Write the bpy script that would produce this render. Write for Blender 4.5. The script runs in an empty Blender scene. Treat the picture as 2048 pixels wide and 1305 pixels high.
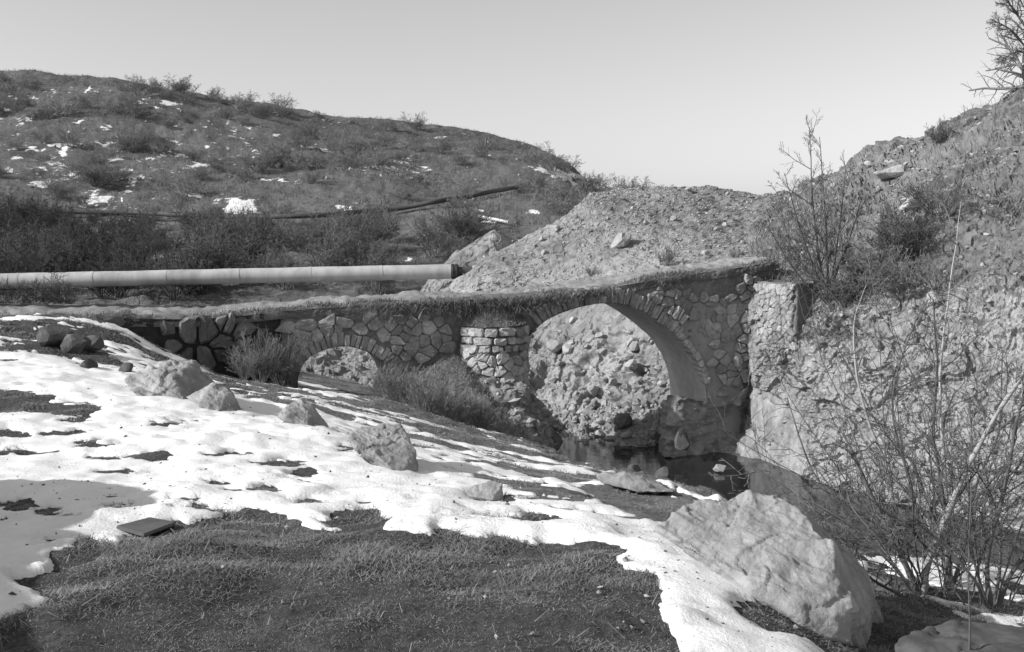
import bpy, bmesh, math, random
import numpy as np
from mathutils import Vector

# ---------------------------------------------------------------- camera, sky, sun, exposure
SC = bpy.context.scene
COL = SC.collection
F = 2150.0                      # focal length in photo pixels (photo 2048 x 1305)
HZ = 470.0                      # photo row of the eye level
PITCH = math.atan((652.5 - HZ) / F)
cam = bpy.data.cameras.new('camera')
cam.sensor_width = 36.0
cam.lens = 36.0 * F / 2048.0
cam.clip_start = 0.05
cam.clip_end = 4000
camo = bpy.data.objects.new('camera', cam)
COL.objects.link(camo)
camo.rotation_euler = (math.pi / 2 - PITCH, 0, 0)
SC.camera = camo

SUN_EL, SUN_AZ = math.radians(30), math.radians(-108)     # azimuth from +Y (forward), negative = left
sundir = Vector((math.sin(SUN_AZ) * math.cos(SUN_EL), math.cos(SUN_AZ) * math.cos(SUN_EL), math.sin(SUN_EL)))
w = bpy.data.worlds.new('World'); SC.world = w; w.use_nodes = True
nt = w.node_tree
sky = nt.nodes.new('ShaderNodeTexSky'); sky.sky_type = 'NISHITA'; sky.sun_disc = False
sky.sun_elevation = SUN_EL; sky.sun_rotation = SUN_AZ % (2 * math.pi)
sky.dust_density = 1.1; sky.air_density = 1.0
sp = nt.nodes.new('ShaderNodeSeparateColor'); nt.links.new(sky.outputs[0], sp.inputs[0])
def _wm(a, k, c=None):                                    # blue-sensitive black-and-white film: weighted sum of the channels
    m1 = nt.nodes.new('ShaderNodeMath'); m1.operation = 'MULTIPLY_ADD'; nt.links.new(a, m1.inputs[0]); m1.inputs[1].default_value = k
    if c is None: m1.inputs[2].default_value = 0
    else: nt.links.new(c, m1.inputs[2])
    return m1.outputs[0]
lum = _wm(sp.outputs[2], 0.35, _wm(sp.outputs[1], 0.35, _wm(sp.outputs[0], 0.3)))
nt.links.new(lum, nt.nodes['Background'].inputs[0])
nt.nodes['Background'].inputs[1].default_value = 0.128
sl = bpy.data.lights.new('sun', 'SUN'); sl.energy = 3.8; sl.angle = math.radians(0.5); sl.color = (1, 1, 1)
so = bpy.data.objects.new('sun', sl); COL.objects.link(so)
so.rotation_euler = (-sundir).to_track_quat('-Z', 'Y').to_euler()
SC.view_settings.view_transform = 'Standard'; SC.view_settings.look = 'None'
SC.view_settings.gamma = 1; SC.view_settings.use_curve_mapping = False
SC.view_settings.exposure = 0.42

# ---------------------------------------------------------------- helpers
RNG = np.random.default_rng(7)
random.seed(7)
sa, ca = math.sin(PITCH), math.cos(PITCH)

def ray(px, py):
    x = (px - 1024.0) / F; y = (652.5 - py) / F
    return np.array([x, y * sa + ca, y * ca - sa])
def P(px, py, d):
    r = ray(px, py); return r * (d / r[1])
def PZ(px, py, z):
    r = ray(px, py); return r * (z / r[2])
def proj(p):
    p = np.asarray(p, float)
    f = p[..., 1] * ca - p[..., 2] * sa
    u = p[..., 1] * sa + p[..., 2] * ca
    f = np.where(f < 0.05, 0.05, f)
    return 1024 + F * p[..., 0] / f, 652.5 - F * u / f

def _hash(ix, iy, iz, seed):
    h = (ix.astype(np.uint32) * np.uint32(374761393) + iy.astype(np.uint32) * np.uint32(668265263)
         + iz.astype(np.uint32) * np.uint32(2147483647) + np.uint32(seed * 1013904223 & 0xffffffff))
    h = (h ^ (h >> np.uint32(13))) * np.uint32(1274126177)
    h = (h ^ (h >> np.uint32(15))) * np.uint32(2246822519)
    h = h ^ (h >> np.uint32(16))
    return (h & np.uint32(0xffffff)).astype(np.float64) / 0xffffff * 2 - 1
def vnoise(p, seed=0):
    i = np.floor(p).astype(np.int64); f = p - i
    f = f * f * f * (f * (f * 6 - 15) + 10)
    x, y, z = i[..., 0], i[..., 1], i[..., 2]
    r = 0
    for dx in (0, 1):
        wx = f[..., 0] if dx else 1 - f[..., 0]
        for dy in (0, 1):
            wy = f[..., 1] if dy else 1 - f[..., 1]
            for dz in (0, 1):
                wz = f[..., 2] if dz else 1 - f[..., 2]
                r = r + _hash(x + dx, y + dy, z + dz, seed) * wx * wy * wz
    return r
def fbm(p, scale=1.0, octv=4, seed=0, gain=0.5, lac=2.03):
    p = np.asarray(p, float) * scale
    a, s, t = 1.0, 0.0, 0.0
    for o in range(octv):
        s = s + a * vnoise(p + 17.3 * o, seed + o); t += a; a *= gain; p = p * lac
    return s / t * 1.6
def ridged(p, scale=1.0, octv=4, seed=0):
    p = np.asarray(p, float) * scale
    a, s, t = 1.0, 0.0, 0.0
    for o in range(octv):
        s = s + a * (1 - 2 * np.abs(vnoise(p + 9.1 * o, seed + o))); t += a; a *= 0.5; p = p * 2.1
    return s / t
def cellr(p, scale=1.0, seed=0):
    p = np.asarray(p, float) * scale; sh = p.shape[:-1]; p = p.reshape(-1, 3); i = np.floor(p).astype(np.int64)
    bd = np.full(len(p), 1e9); bv = np.zeros(len(p))
    for dx in (-1, 0, 1):
        for dy in (-1, 0, 1):
            for dz in (-1, 0, 1):
                c = i + [dx, dy, dz]; h = [_hash(c[:, 0], c[:, 1], c[:, 2], seed + k) for k in range(3)]
                q = c + 0.5 + 0.45 * np.stack(h, -1); d = ((q - p)**2).sum(1); m = d < bd
                bd[m] = d[m]; bv[m] = (h[0] * 7.13 + h[1] * 3.7)[m] % 2 - 1
    return bv.reshape(sh)
def sstep(a, b, x):
    t = np.clip((x - a) / (b - a), 0, 1); return t * t * (3 - 2 * t)

def tag(o, label=None, cat=None, group=None, kind=None):
    if label: o['label'] = label
    if cat: o['category'] = cat
    if group: o['group'] = group
    if kind: o['kind'] = kind
    return o
def mesh_np(name, v, faces, mat=None, smooth=True):
    """faces: (m,k) int array"""
    me = bpy.data.meshes.new(name)
    v = np.asarray(v, np.float32); faces = np.asarray(faces, np.int32)
    m, k = faces.shape
    me.vertices.add(len(v)); me.vertices.foreach_set('co', v.ravel())
    me.loops.add(m * k); me.loops.foreach_set('vertex_index', faces.ravel())
    me.polygons.add(m); me.polygons.foreach_set('loop_start', np.arange(0, m * k, k, dtype=np.int32))
    me.polygons.foreach_set('use_smooth', np.full(m, smooth))
    me.update(calc_edges=True)
    if mat: me.materials.append(mat)
    return me
def obj(name, me, parent=None, loc=None):
    o = bpy.data.objects.new(name, me); COL.objects.link(o)
    if parent: o.parent = parent
    if loc is not None: o.location = loc
    return o
def empty(name, loc=(0, 0, 0)):
    o = bpy.data.objects.new(name, None); COL.objects.link(o); o.location = loc; o.empty_display_size = 0.2
    return o
def gridfaces(nu, nv, keep=None):
    a = np.arange(nu * nv).reshape(nu, nv)
    q = np.stack([a[:-1, :-1], a[1:, :-1], a[1:, 1:], a[:-1, 1:]], -1).reshape(-1, 4)
    return q if keep is None else q[keep.ravel()]
def normals(G):
    du = np.gradient(G, axis=0); dv = np.gradient(G, axis=1)
    n = np.cross(du, dv); n /= np.linalg.norm(n, axis=-1, keepdims=True) + 1e-9
    return n
def cr1(C, t):
    """Catmull-Rom along axis 0 at float positions t"""
    n = len(C); i = np.clip(np.floor(t).astype(int), 0, n - 2); f = (t - i).reshape((-1,) + (1,) * (C.ndim - 1))
    p0 = C[np.clip(i - 1, 0, n - 1)]; p1 = C[i]; p2 = C[i + 1]; p3 = C[np.clip(i + 2, 0, n - 1)]
    m1 = (p2 - p0) * 0.5; m2 = (p3 - p1) * 0.5
    m1 = np.where((i == 0).reshape(f.shape), p2 - p1, m1)
    m2 = np.where((i == n - 2).reshape(f.shape), p2 - p1, m2)
    return ((2 * f**3 - 3 * f**2 + 1) * p1 + (f**3 - 2 * f**2 + f) * m1 + (-2 * f**3 + 3 * f**2) * p2 + (f**3 - f**2) * m2)
def net(C, nu, nv):
    C = np.asarray(C, float)
    A = cr1(C, np.linspace(0, C.shape[0] - 1, nu))
    B = cr1(np.swapaxes(A, 0, 1), np.linspace(0, C.shape[1] - 1, nv))
    return np.swapaxes(B, 0, 1)
class Patch:
    def __init__(s, name, C, nu, nv, disp, mat, label, cat, kind='structure', smooth=True):
        G = net(C, nu, nv); N = normals(G)
        if (N * (-G)).sum(-1).mean() < 0: N = -N
        if disp is not None: G = G + N * disp(G)[..., None]
        s.G, s.nu, s.nv = G, nu, nv
        N = normals(G)
        flip = (N * (-G)).sum(-1).mean() < 0
        s.N = -N if flip else N
        s.px, s.py = proj(G)
        f = gridfaces(nu, nv)
        if flip: f = f[:, ::-1]
        s.me = mesh_np(name, G.reshape(-1, 3), f, mat, smooth)
        s.o = obj(name, s.me); tag(s.o, label, cat, None, kind)
    def at(s, px, py):
        d = (s.px - px)**2 + (s.py - py)**2
        # the first (nearest to the viewer) among close candidates
        m = np.where(d <= d.min() + 30, s.G[..., 1], 1e9)
        i = np.unravel_index(np.argmin(m), d.shape)
        return s.G[i].copy(), s.N[i]
    def scatter(s, n, w=None, rng=RNG):
        a = s.G[1:, :-1] - s.G[:-1, :-1]; b = s.G[:-1, 1:] - s.G[:-1, :-1]
        ar = np.linalg.norm(np.cross(a, b), axis=-1)
        if w is not None: ar = ar * w[:-1, :-1]
        c = np.cumsum(ar.ravel()); k = np.searchsorted(c, rng.random(n) * c[-1])
        k = np.clip(k, 0, ar.size - 1); i, j = np.unravel_index(k, ar.shape)
        u, v = rng.random((2, n, 1))
        p = s.G[i, j] + a[i, j] * u + b[i, j] * v
        return p, s.N[i, j]

# ---------------------------------------------------------------- materials (all grey: a black-and-white photograph)
def mat(name, lo, hi, scale=3.0, bump=0.4, bscale=None, rough=0.9, mottled=0.35, mscale=0.6, rnd=0.0, aniso=None, dist=0.05,
        crack=0.0, cscale=4.0, attr=None, attr_col=0.85, attr_mul=None, objco=False):
    m = bpy.data.materials.new(name); m.use_nodes = True
    t = m.node_tree; n = t.nodes; L = t.links
    b = n['Principled BSDF']; b.inputs['Roughness'].default_value = rough
    b.inputs['Specular IOR Level'].default_value = 0.25
    if objco: co = n.new('ShaderNodeTexCoord').outputs['Object']
    else: co = n.new('ShaderNodeNewGeometry').outputs['Position']
    if aniso:
        mp = n.new('ShaderNodeMapping'); mp.inputs['Scale'].default_value = aniso[0]; mp.inputs['Rotation'].default_value = aniso[1]
        L.new(co, mp.inputs[0]); co = mp.outputs[0]
    def noise(s, det=8, rg=0.62):
        x = n.new('ShaderNodeTexNoise'); x.inputs['Scale'].default_value = s; x.inputs['Detail'].default_value = det
        x.inputs['Roughness'].default_value = rg; L.new(co, x.inputs['Vector']); return x.outputs[0]
    def math_(op, a, bb):
        x = n.new('ShaderNodeMath'); x.operation = op
        for k, q in enumerate((a, bb)):
            if isinstance(q, (int, float)): x.inputs[k].default_value = q
            else: L.new(q, x.inputs[k])
        return x.outputs[0]
    f1 = noise(scale); f2 = noise(mscale, 4, 0.5)
    mix = math_('ADD', math_('MULTIPLY', f1, 1 - mottled), math_('MULTIPLY', f2, mottled))
    mr = n.new('ShaderNodeMapRange'); L.new(mix, mr.inputs[0])
    mr.inputs[1].default_value = 0.33; mr.inputs[2].default_value = 0.67
    mr.inputs[3].default_value = lo; mr.inputs[4].default_value = hi
    val = mr.outputs[0]
    if crack > 0:
        v = n.new('ShaderNodeTexVoronoi'); v.feature = 'DISTANCE_TO_EDGE'; v.inputs['Scale'].default_value = cscale
        dn = n.new('ShaderNodeMixRGB'); dn.inputs[0].default_value = 0.25
        nn = n.new('ShaderNodeTexNoise'); nn.inputs['Scale'].default_value = cscale * 1.5; L.new(co, nn.inputs['Vector'])
        L.new(co, dn.inputs[1]); L.new(nn.outputs[1], dn.inputs[2]); L.new(dn.outputs[0], v.inputs['Vector'])
        cm = n.new('ShaderNodeMapRange'); L.new(v.outputs[0], cm.inputs[0])
        cm.inputs[1].default_value = 0.0; cm.inputs[2].default_value = 0.06; cm.inputs[3].default_value = 1 - crack; cm.inputs[4].default_value = 1
        val = math_('MULTIPLY', val, cm.outputs[0])
    if rnd > 0:
        oi = n.new('ShaderNodeObjectInfo')
        r = n.new('ShaderNodeMapRange'); L.new(oi.outputs['Random'], r.inputs[0]); r.inputs[3].default_value = 1 - rnd; r.inputs[4].default_value = 1 + rnd
        val = math_('MULTIPLY', val, r.outputs[0])
    if attr:
        at = n.new('ShaderNodeAttribute'); at.attribute_name = attr
        thr = math_('ADD', at.outputs['Fac'], math_('MULTIPLY', math_('SUBTRACT', f1, 0.5), 0.9))
        sm = n.new('ShaderNodeMapRange'); L.new(thr, sm.inputs[0]); sm.inputs[1].default_value = 0.47; sm.inputs[2].default_value = 0.57
        mx = n.new('ShaderNodeMix'); mx.data_type = 'FLOAT'; L.new(sm.outputs[0], mx.inputs[0]); L.new(val, mx.inputs[2]); mx.inputs[3].default_value = attr_col
        if attr_mul: L.new(math_('MULTIPLY', val, attr_mul), mx.inputs[3])
        val = mx.outputs[0]
    cb = n.new('ShaderNodeCombineColor')
    for k in range(3): L.new(val, cb.inputs[k])
    L.new(cb.outputs[0], b.inputs['Base Color'])
    if bump > 0:
        bp = n.new('ShaderNodeBump'); bp.inputs['Strength'].default_value = bump; bp.inputs['Distance'].default_value = dist
        L.new(noise(bscale or scale * 2, 10, 0.68), bp.inputs['Height']); L.new(bp.outputs[0], b.inputs['Normal'])
    return m
M = {}
M['snow'] = mat('snow', 0.76, 0.92, 3, 0.7, 45, 0.7, dist=0.02)
M['soil'] = mat('soil', 0.03, 0.10, 14, 1.0, 40, dist=0.04)
M['banksoil'] = mat('banksoil', 0.025, 0.13, 22, 1.0, 60, dist=0.04, mscale=3, attr='pale', attr_mul=2.2)
M['hill'] = mat('hill', 0.06, 0.20, 1.6, 1.0, 3.0, mottled=0.5, mscale=0.10, dist=0.25, attr='snow')
M['mound'] = mat('mound', 0.13, 0.40, 3.2, 1.0, 8, mottled=0.5, mscale=0.45, dist=0.10, aniso=((0.35, 0.8, 0.8), (0, math.radians(35), 0)))
M['cliff'] = mat('cliff', 0.12, 0.42, 3.2, 0.8, 9, mottled=0.35, mscale=0.35, dist=0.05, crack=0.22, cscale=1.8, attr='soil', attr_mul=0.55)
M['grit'] = mat('grit', 0.22, 0.42, 5, 0.8, 9, dist=0.08)
M['rock'] = mat('rock', 0.26, 0.46, 3.5, 0.9, 9, mottled=0.4, mscale=1.2, dist=0.06, rnd=0.1)
M['boulder'] = mat('boulder', 0.20, 0.46, 7, 1.0, 26, mottled=0.4, mscale=2.2, dist=0.02)
M['greyrock'] = mat('greyrock', 0.16, 0.46, 5, 1.0, 20, mottled=0.5, mscale=2.4, dist=0.03)
M['darkrock'] = mat('darkrock', 0.06, 0.15, 5, 0.7, 9, dist=0.05, rnd=0.2)
M['soffit'] = mat('soffit', 0.36, 0.58, 5, 0.8, 12, mottled=0.4, mscale=1.0, dist=0.04)  # mortar tone raised on the arch undersides to stand in for bounced light
M['mortar'] = mat('mortar', 0.10, 0.30, 5, 1.0, 12, mottled=0.4, mscale=1.0, dist=0.06, attr='render', attr_col=0.33)
M['stone'] = mat('stone', 0.17, 0.46, 9, 1.0, 24, mottled=0.45, mscale=2.0, dist=0.04, rnd=0.25)
M['pale_stone'] = mat('pale_stone', 0.26, 0.56, 9, 1.0, 24, mottled=0.4, mscale=1.5, dist=0.03, rnd=0.12)
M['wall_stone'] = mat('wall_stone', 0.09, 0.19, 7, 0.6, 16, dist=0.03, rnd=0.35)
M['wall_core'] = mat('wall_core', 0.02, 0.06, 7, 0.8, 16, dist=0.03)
M['track'] = mat('track', 0.19, 0.32, 4, 0.6, 16, dist=0.03, attr='turf', attr_mul=0.55)
M['turf'] = mat('turf', 0.10, 0.24, 6, 1.0, 20, dist=0.06)
M['bed'] = mat('bed', 0.10, 0.22, 4, 0.8, 8, dist=0.06)
M['blade'] = mat('blade', 0.035, 0.36, 45, 0, mottled=0.4, mscale=2.2)
M['midrock'] = mat('midrock', 0.05, 0.15, 5.5, 0.5, 22, mottled=0.45, mscale=1.8, dist=0.012)
M['brush'] = mat('brush', 0.04, 0.11, 8, 0, rnd=0.4)
M['dryblade'] = mat('dryblade', 0.14, 0.34, 12, 0, mottled=0.4, mscale=1.0)
M['scrub'] = mat('scrub', 0.08, 0.22, 3, 0, mottled=0.5, mscale=0.15)
M['bark'] = mat('bark', 0.06, 0.15, 14, 0.4, 40, mottled=0.4, mscale=1.5, dist=0.01)
M['palebark'] = mat('palebark', 0.22, 0.42, 14, 0.4, 40, mottled=0.4, mscale=1.5, dist=0.01)
M['twig'] = mat('twig', 0.08, 0.19, 8, 0, rnd=0.3)
M['greytwig'] = mat('greytwig', 0.14, 0.26, 8, 0, rnd=0.25)
M['pipe'] = mat('pipe', 0.24, 0.52, 2.2, 0.3, 8, 0.8, mottled=0.45, mscale=0.5, dist=0.02, aniso=((1.0, 1, 0.25), (0, 0, 0)))
M['steel'] = mat('steel', 0.02, 0.05, 8, 0.2, 20, 0.6, dist=0.01)
M['iron'] = mat('iron', 0.05, 0.09, 4, 0.2, 20, 0.7, dist=0.02)
M['slab'] = mat('slab', 0.07, 0.13, 10, 0.3, 40, 0.6, dist=0.01)
M['plaster'] = mat('plaster', 0.36, 0.46, 6, 0.3, 20, dist=0.02, rnd=0.06)
M['wood'] = mat('wood', 0.08, 0.16, 10, 0.3, 30, dist=0.01)
M['palewood'] = mat('palewood', 0.55, 0.7, 10, 0.2, 30, dist=0.01)
mw = bpy.data.materials.new('water'); mw.use_nodes = True
b = mw.node_tree.nodes['Principled BSDF']; b.inputs['Base Color'].default_value = (0.02, 0.02, 0.02, 1); b.inputs['Roughness'].default_value = 0.06
nz = mw.node_tree.nodes.new('ShaderNodeTexNoise'); nz.inputs['Scale'].default_value = 4; nz.inputs['Detail'].default_value = 4
gp = mw.node_tree.nodes.new('ShaderNodeNewGeometry'); mw.node_tree.links.new(gp.outputs['Position'], nz.inputs['Vector'])
bp = mw.node_tree.nodes.new('ShaderNodeBump'); bp.inputs['Strength'].default_value = 0.12; bp.inputs['Distance'].default_value = 0.05
mw.node_tree.links.new(nz.outputs[0], bp.inputs['Height']); mw.node_tree.links.new(bp.outputs[0], b.inputs['Normal'])
M['water'] = mw

# ---------------------------------------------------------------- bridge frame
TH = math.radians(17); BW = 2.5
O0 = P(560, 620, 28.0)
DU = np.array([math.cos(TH), math.sin(TH), 0]); AX = np.array([-math.sin(TH), math.cos(TH), 0])
def face(px, py, v=0.0):
    o = np.array([O0[0], O0[1], 0]) + AX * v
    r = ray(px, py); t = (o @ AX) / (r @ AX); p = r * t
    return (p - o) @ DU, p[2]
def BP(u, v, z):
    u, v, z = np.broadcast_arrays(np.asarray(u, float), np.asarray(v, float), np.asarray(z, float))
    return np.stack([O0[0] + u * DU[0] + v * AX[0], O0[1] + u * DU[1] + v * AX[1], z], -1)
def fpts(L): return np.array([face(*q) for q in L])
THW = math.radians(25)
DUW = np.array([math.cos(THW), math.sin(THW), 0]); AXW = np.array([-math.sin(THW), math.cos(THW), 0])
def wface(px, py):
    o = np.array([O0[0], O0[1], 0]); r = ray(px, py); t = (o @ AXW) / (r @ AXW); p = r * t
    return (p - o) @ DUW, p[2]
def WP(u, v, z):
    u, v, z = np.broadcast_arrays(np.asarray(u, float), np.asarray(v, float), np.asarray(z, float))
    return np.stack([O0[0] + u * DUW[0] + v * AXW[0], O0[1] + u * DUW[1] + v * AXW[1], z], -1)

ZW = -6.42          # water level (eye level is 0)

# ---------------------------------------------------------------- ground sheet
gv = np.array([[-900, -200, -9], [900, -200, -9], [900, 2500, -9], [-900, 2500, -9]], float)
tag(obj('ground', mesh_np('ground', gv, [[0, 1, 2, 3]], M['soil'])), 'dark soil ground sheet beneath the valley', 'ground', None, 'structure')

# ---------------------------------------------------------------- near bank: thin-plate surface through measured points
cp = [P(*q) for q in [
    (-400,1305,4.5),(-400,900,10.5),(-400,720,18),(-400,645,25),
    (0,1305,4.2),(0,1150,5.5),(0,960,8.6),(0,800,13.2),(0,710,19),(0,640,25),
    (190,640,25.0),(150,700,21),
    (256,1305,4.2),(256,1100,5.9),(256,960,8.5),(256,850,11.5),(256,770,15.5),(256,715,21.8),(256,664,25.1),
    (400,745,23),(400,738,26),
    (512,1305,4.2),(512,1050,6.7),(512,930,9.3),(512,850,12),(512,832,13.5),(512,780,22),(520,775,26.8),
    (768,1305,4.2),(768,1090,6.1),(768,980,8.3),(768,900,10.8),(768,885,12.5),(768,832,19),(768,800,25),
    (640,790,28.2),(650,778,31),(700,772,34),
    (1024,1305,4.2),(1024,1110,5.9),(1024,1020,7.5),(1024,975,9.2),(1024,932,14),(1024,894,21),(1024,885,25),
    (1280,1305,4.3),(1280,1130,5.8),(1280,1040,7.8),(1280,1000,10),(1280,966,13.8),
    (1500,1305,4.6),(1440,1140,5.9),(1430,1040,8.2),(1430,1004,10.6),
    (1600,1285,4.95),(1740,1340,5.2),(1740,1220,6.6),(1700,1120,8.4),
    (1900,1340,5.4),(1900,1210,7.3),(2048,1305,5.5),(2400,1305,5.5)]]
cp += [np.array(q, float) for q in [(0,0,-1.62),(0,-6,-1.5),(-7,0,-1.75),(-7,-6,-1.6),(5,0,-1.8),(6,-6,-1.75),(12,2,-2.5),(12,-6,-2.2),(-26,20,-1.85),(-26,0,-1.8),(-26,30,-1.9)]]
cp = np.array(cp)
def tpsk(r2): return np.where(r2 > 1e-12, 0.5 * r2 * np.log(r2 + 1e-12), 0)
nC = len(cp); D2 = ((cp[:, None, :2] - cp[None, :, :2])**2).sum(-1)
A = np.zeros((nC + 3, nC + 3)); A[:nC, :nC] = tpsk(D2) + np.eye(nC) * 0.02
A[:nC, nC] = 1; A[:nC, nC + 1:] = cp[:, :2]; A[nC:, :nC] = A[:nC, nC:].T
wts = np.linalg.solve(A, np.r_[cp[:, 2], 0, 0, 0])
def tps(xy):
    out = np.zeros(len(xy))
    for s in range(0, len(xy), 20000):
        q = xy[s:s + 20000]; d2 = ((q[:, None] - cp[None, :, :2])**2).sum(-1)
        out[s:s + 20000] = tpsk(d2) @ wts[:nC] + wts[nC] + q @ wts[nC + 1:]
    return out
EDGE = np.array([P(*q)[:2] for q in [(1030,800,37),(1045,850,32),(1050,880,28.4),(1066,893,25.5),(1090,903,22),(1180,935,17.6),(1280,962,14.4),(1350,985,12.4),(1430,1003,10.9),(1520,1040,9.8),(1700,1100,9.2),(1900,1140,9.0),(2200,1160,9.0),(3000,1250,8.4)]])
def sdist_poly(q, E):
    """signed distance to an open polyline, positive on its right-hand (river) side"""
    best = np.full(len(q), 1e9); sg = np.zeros(len(q))
    for a, c in zip(E[:-1], E[1:]):
        e = c - a; t = np.clip(((q - a) @ e) / (e @ e), 0, 1); h = q - a - t[:, None] * e
        dd = np.sqrt((h**2).sum(1)); cr = e[0] * (q[:, 1] - a[1]) - e[1] * (q[:, 0] - a[0])
        m = dd < best; best[m] = dd[m]; sg[m] = np.sign(cr[m])
    return best * sg
def Gz(xy):
    xy = np.atleast_2d(np.asarray(xy, float))
    z = np.clip(tps(xy), -5.6, 0)
    p3 = np.c_[xy, np.zeros(len(xy))]
    s = sdist_poly(xy, EDGE) + 0.5 * fbm(p3, 0.7, 3, 5)
    z = z + 0.06 * fbm(p3, 0.9, 3, 11) + 0.025 * fbm(p3, 4.0, 3, 12)
    bed = ZW - 0.7
    k = sstep(-0.15, 2.3, s)
    rockn = 0.25 * ridged(np.c_[xy, z], 1.1, 4, 8) * np.exp(-((s - 0.6) / 0.8)**2)
    return z * (1 - k) + bed * k + rockn
def g(x, y): return float(Gz([[x, y]])[0])

# fan-shaped tessellation (finer close by), apex behind the viewer
NA, NR = 640, 560
APY = -6.0
ta = np.linspace(-1.25, 0.95, NA); rr = np.concatenate([np.linspace(1.0, 9.5, 40)[:-1], np.geomspace(9.5, 43, NR - 39)])
TA, RR = np.meshgrid(ta, rr, indexing='ij')
GX = TA * RR * 0.72; GY = APY + RR
xy = np.c_[GX.ravel(), GY.ravel()]
gz = Gz(xy)
GG = np.c_[xy, gz].reshape(NA, NR, 3)
GN = normals(GG); GN = np.where(GN[..., 2:3] < 0, -GN, GN)
gpx, gpy = proj(GG); gpy0 = gpy

# ---- where the snow has melted (world-fixed; measured on the photograph)
def poly_sd(px, py, poly):
    q = np.c_[px, py]; V = np.array(poly, float); W2 = np.roll(V, -1, 0)
    best = np.full(len(q), 1e9); ins = np.zeros(len(q), bool)
    for a, c in zip(V, W2):
        e = c - a; t = np.clip(((q - a) @ e) / (e @ e + 1e-9), 0, 1); h = q - a - t[:, None] * e
        best = np.minimum(best, np.sqrt((h**2).sum(1)))
        cond = (a[1] > q[:, 1]) != (c[1] > q[:, 1])
        xx = a[0] + (q[:, 1] - a[1]) * (c[0] - a[0]) / (c[1] - a[1] + 1e-9)
        ins ^= cond & (q[:, 0] < xx)
    return np.where(ins, -best, best)
Q3 = GG.reshape(-1, 3)
Qn = Q3 * np.array([1, 1, 0])
wx = gpx.ravel() + 20 * fbm(Qn, 2.8, 7, 21, .70); wy = gpy.ravel() + 11 * fbm(Qn, 3.2, 7, 22, .70)
fgrass = [(-900,1330),(-300,1290),(0,1245),(60,1215),(110,1198),(60,1188),(20,1160),(60,1150),(100,1140),(88,1100),(170,1080),(240,1092),(262,1075),(330,1060),(350,1040),(385,1046),(480,1022),(530,1018),(570,1030),(600,1045),(598,1060),(640,1068),(690,1064),(700,1055),(650,1040),(655,1026),(740,1018),(782,1050),(765,1062),(868,1076),(885,1054),(920,1060),(930,1070),(1000,1080),(1060,1092),(1140,1096),(1200,1086),(1252,1100),(1240,1125),(1252,1146),(1300,1150),(1322,1190),(1310,1222),(1342,1250),(1362,1305),(1450,1420),(1600,2200),(-900,2200)]
lpatch = [(-60,770),(60,785),(110,790),(100,805),(195,808),(208,822),(180,834),(60,826),(-60,826)]
rband = [(1322,1062),(1372,1092),(1440,1128),(1500,1180),(1510,1212),(1468,1210),(1480,1225),(1550,1262),(1620,1282),(1660,1320),(1760,1500),(2600,2400),(3000,800),(1800,900),(1440,1010),(1380,1030)]
terrace = [(420,760),(490,800),(560,818),(660,852),(720,880),(850,925),(1000,972),(1060,988),(1200,1005),(1320,1052),(1440,1005),(1290,955),(1100,895),(1040,870),(900,800),(760,770),(640,750),(540,740),(420,735)]
s = np.minimum.reduce([poly_sd(wx, wy, fgrass), poly_sd(wx, wy, lpatch), poly_sd(wx, wy, rband)])
for cx, cy, rx, ry in [(130,866,46,5),(25,870,42,7),(190,890,46,4),(230,943,44,6),(215,915,40,4),(300,913,36,6),(30,907,30,3),(450,910,52,5),(555,926,55,6),(605,944,25,8),(525,982,30,8),(445,965,26,5),(468,984,18,4),(340,847,40,3),(30,1012,50,9),(100,1026,25,5),(232,990,18,3),(1070,1038,58,10),(620,1005,25,4),(160,840,30,3),(700,895,40,4),(760,915,40,5),(985,1000,40,4),(1110,1003,60,4),(380,1000,30,3),(240,1015,20,3)]:
    s = np.minimum(s, (np.sqrt(((wx - cx) / rx)**2 + ((wy - cy) / ry)**2) - 1) * ry)
melt = fbm(Qn * [.55, 1.5, 0], 1.9, 6, 38, .68); s = np.minimum(s, 34 * (melt + .62))
rot = math.radians(-18); cR, sR = math.cos(rot), math.sin(rot)
st = np.c_[(Q3[:, 0] * cR + Q3[:, 1] * sR) * 0.55, (-Q3[:, 0] * sR + Q3[:, 1] * cR) * 1.0, np.zeros(len(Q3))]
ter = poly_sd(wx, wy, terrace)
stripe = 26 * (fbm(st, 1.3, 6, 31, 0.68) - 0.13 + 0.10 * np.clip((1000 - gpx.ravel()) / 300, -2.2, .2))
s = np.where(ter < 0, np.minimum(s, stripe), np.minimum(s, ter + np.maximum(stripe, 0) + 3))
far = poly_sd(wx, wy, [(-900,610),(-900,720),(60,705),(300,760),(420,790),(560,800),(560,600)])
s = np.where(far < 0, np.minimum(s, 22 * (fbm(Qn, 1.1, 6, 33, 0.62) + 0.03)), s)
under = poly_sd(wx, wy, [(660,770),(800,760),(1010,900),(900,860),(760,815)])
s = np.minimum(s, under)
right = sdist_poly(xy, EDGE)
s = np.minimum(s, (-right - 0.1) * 40)
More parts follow.
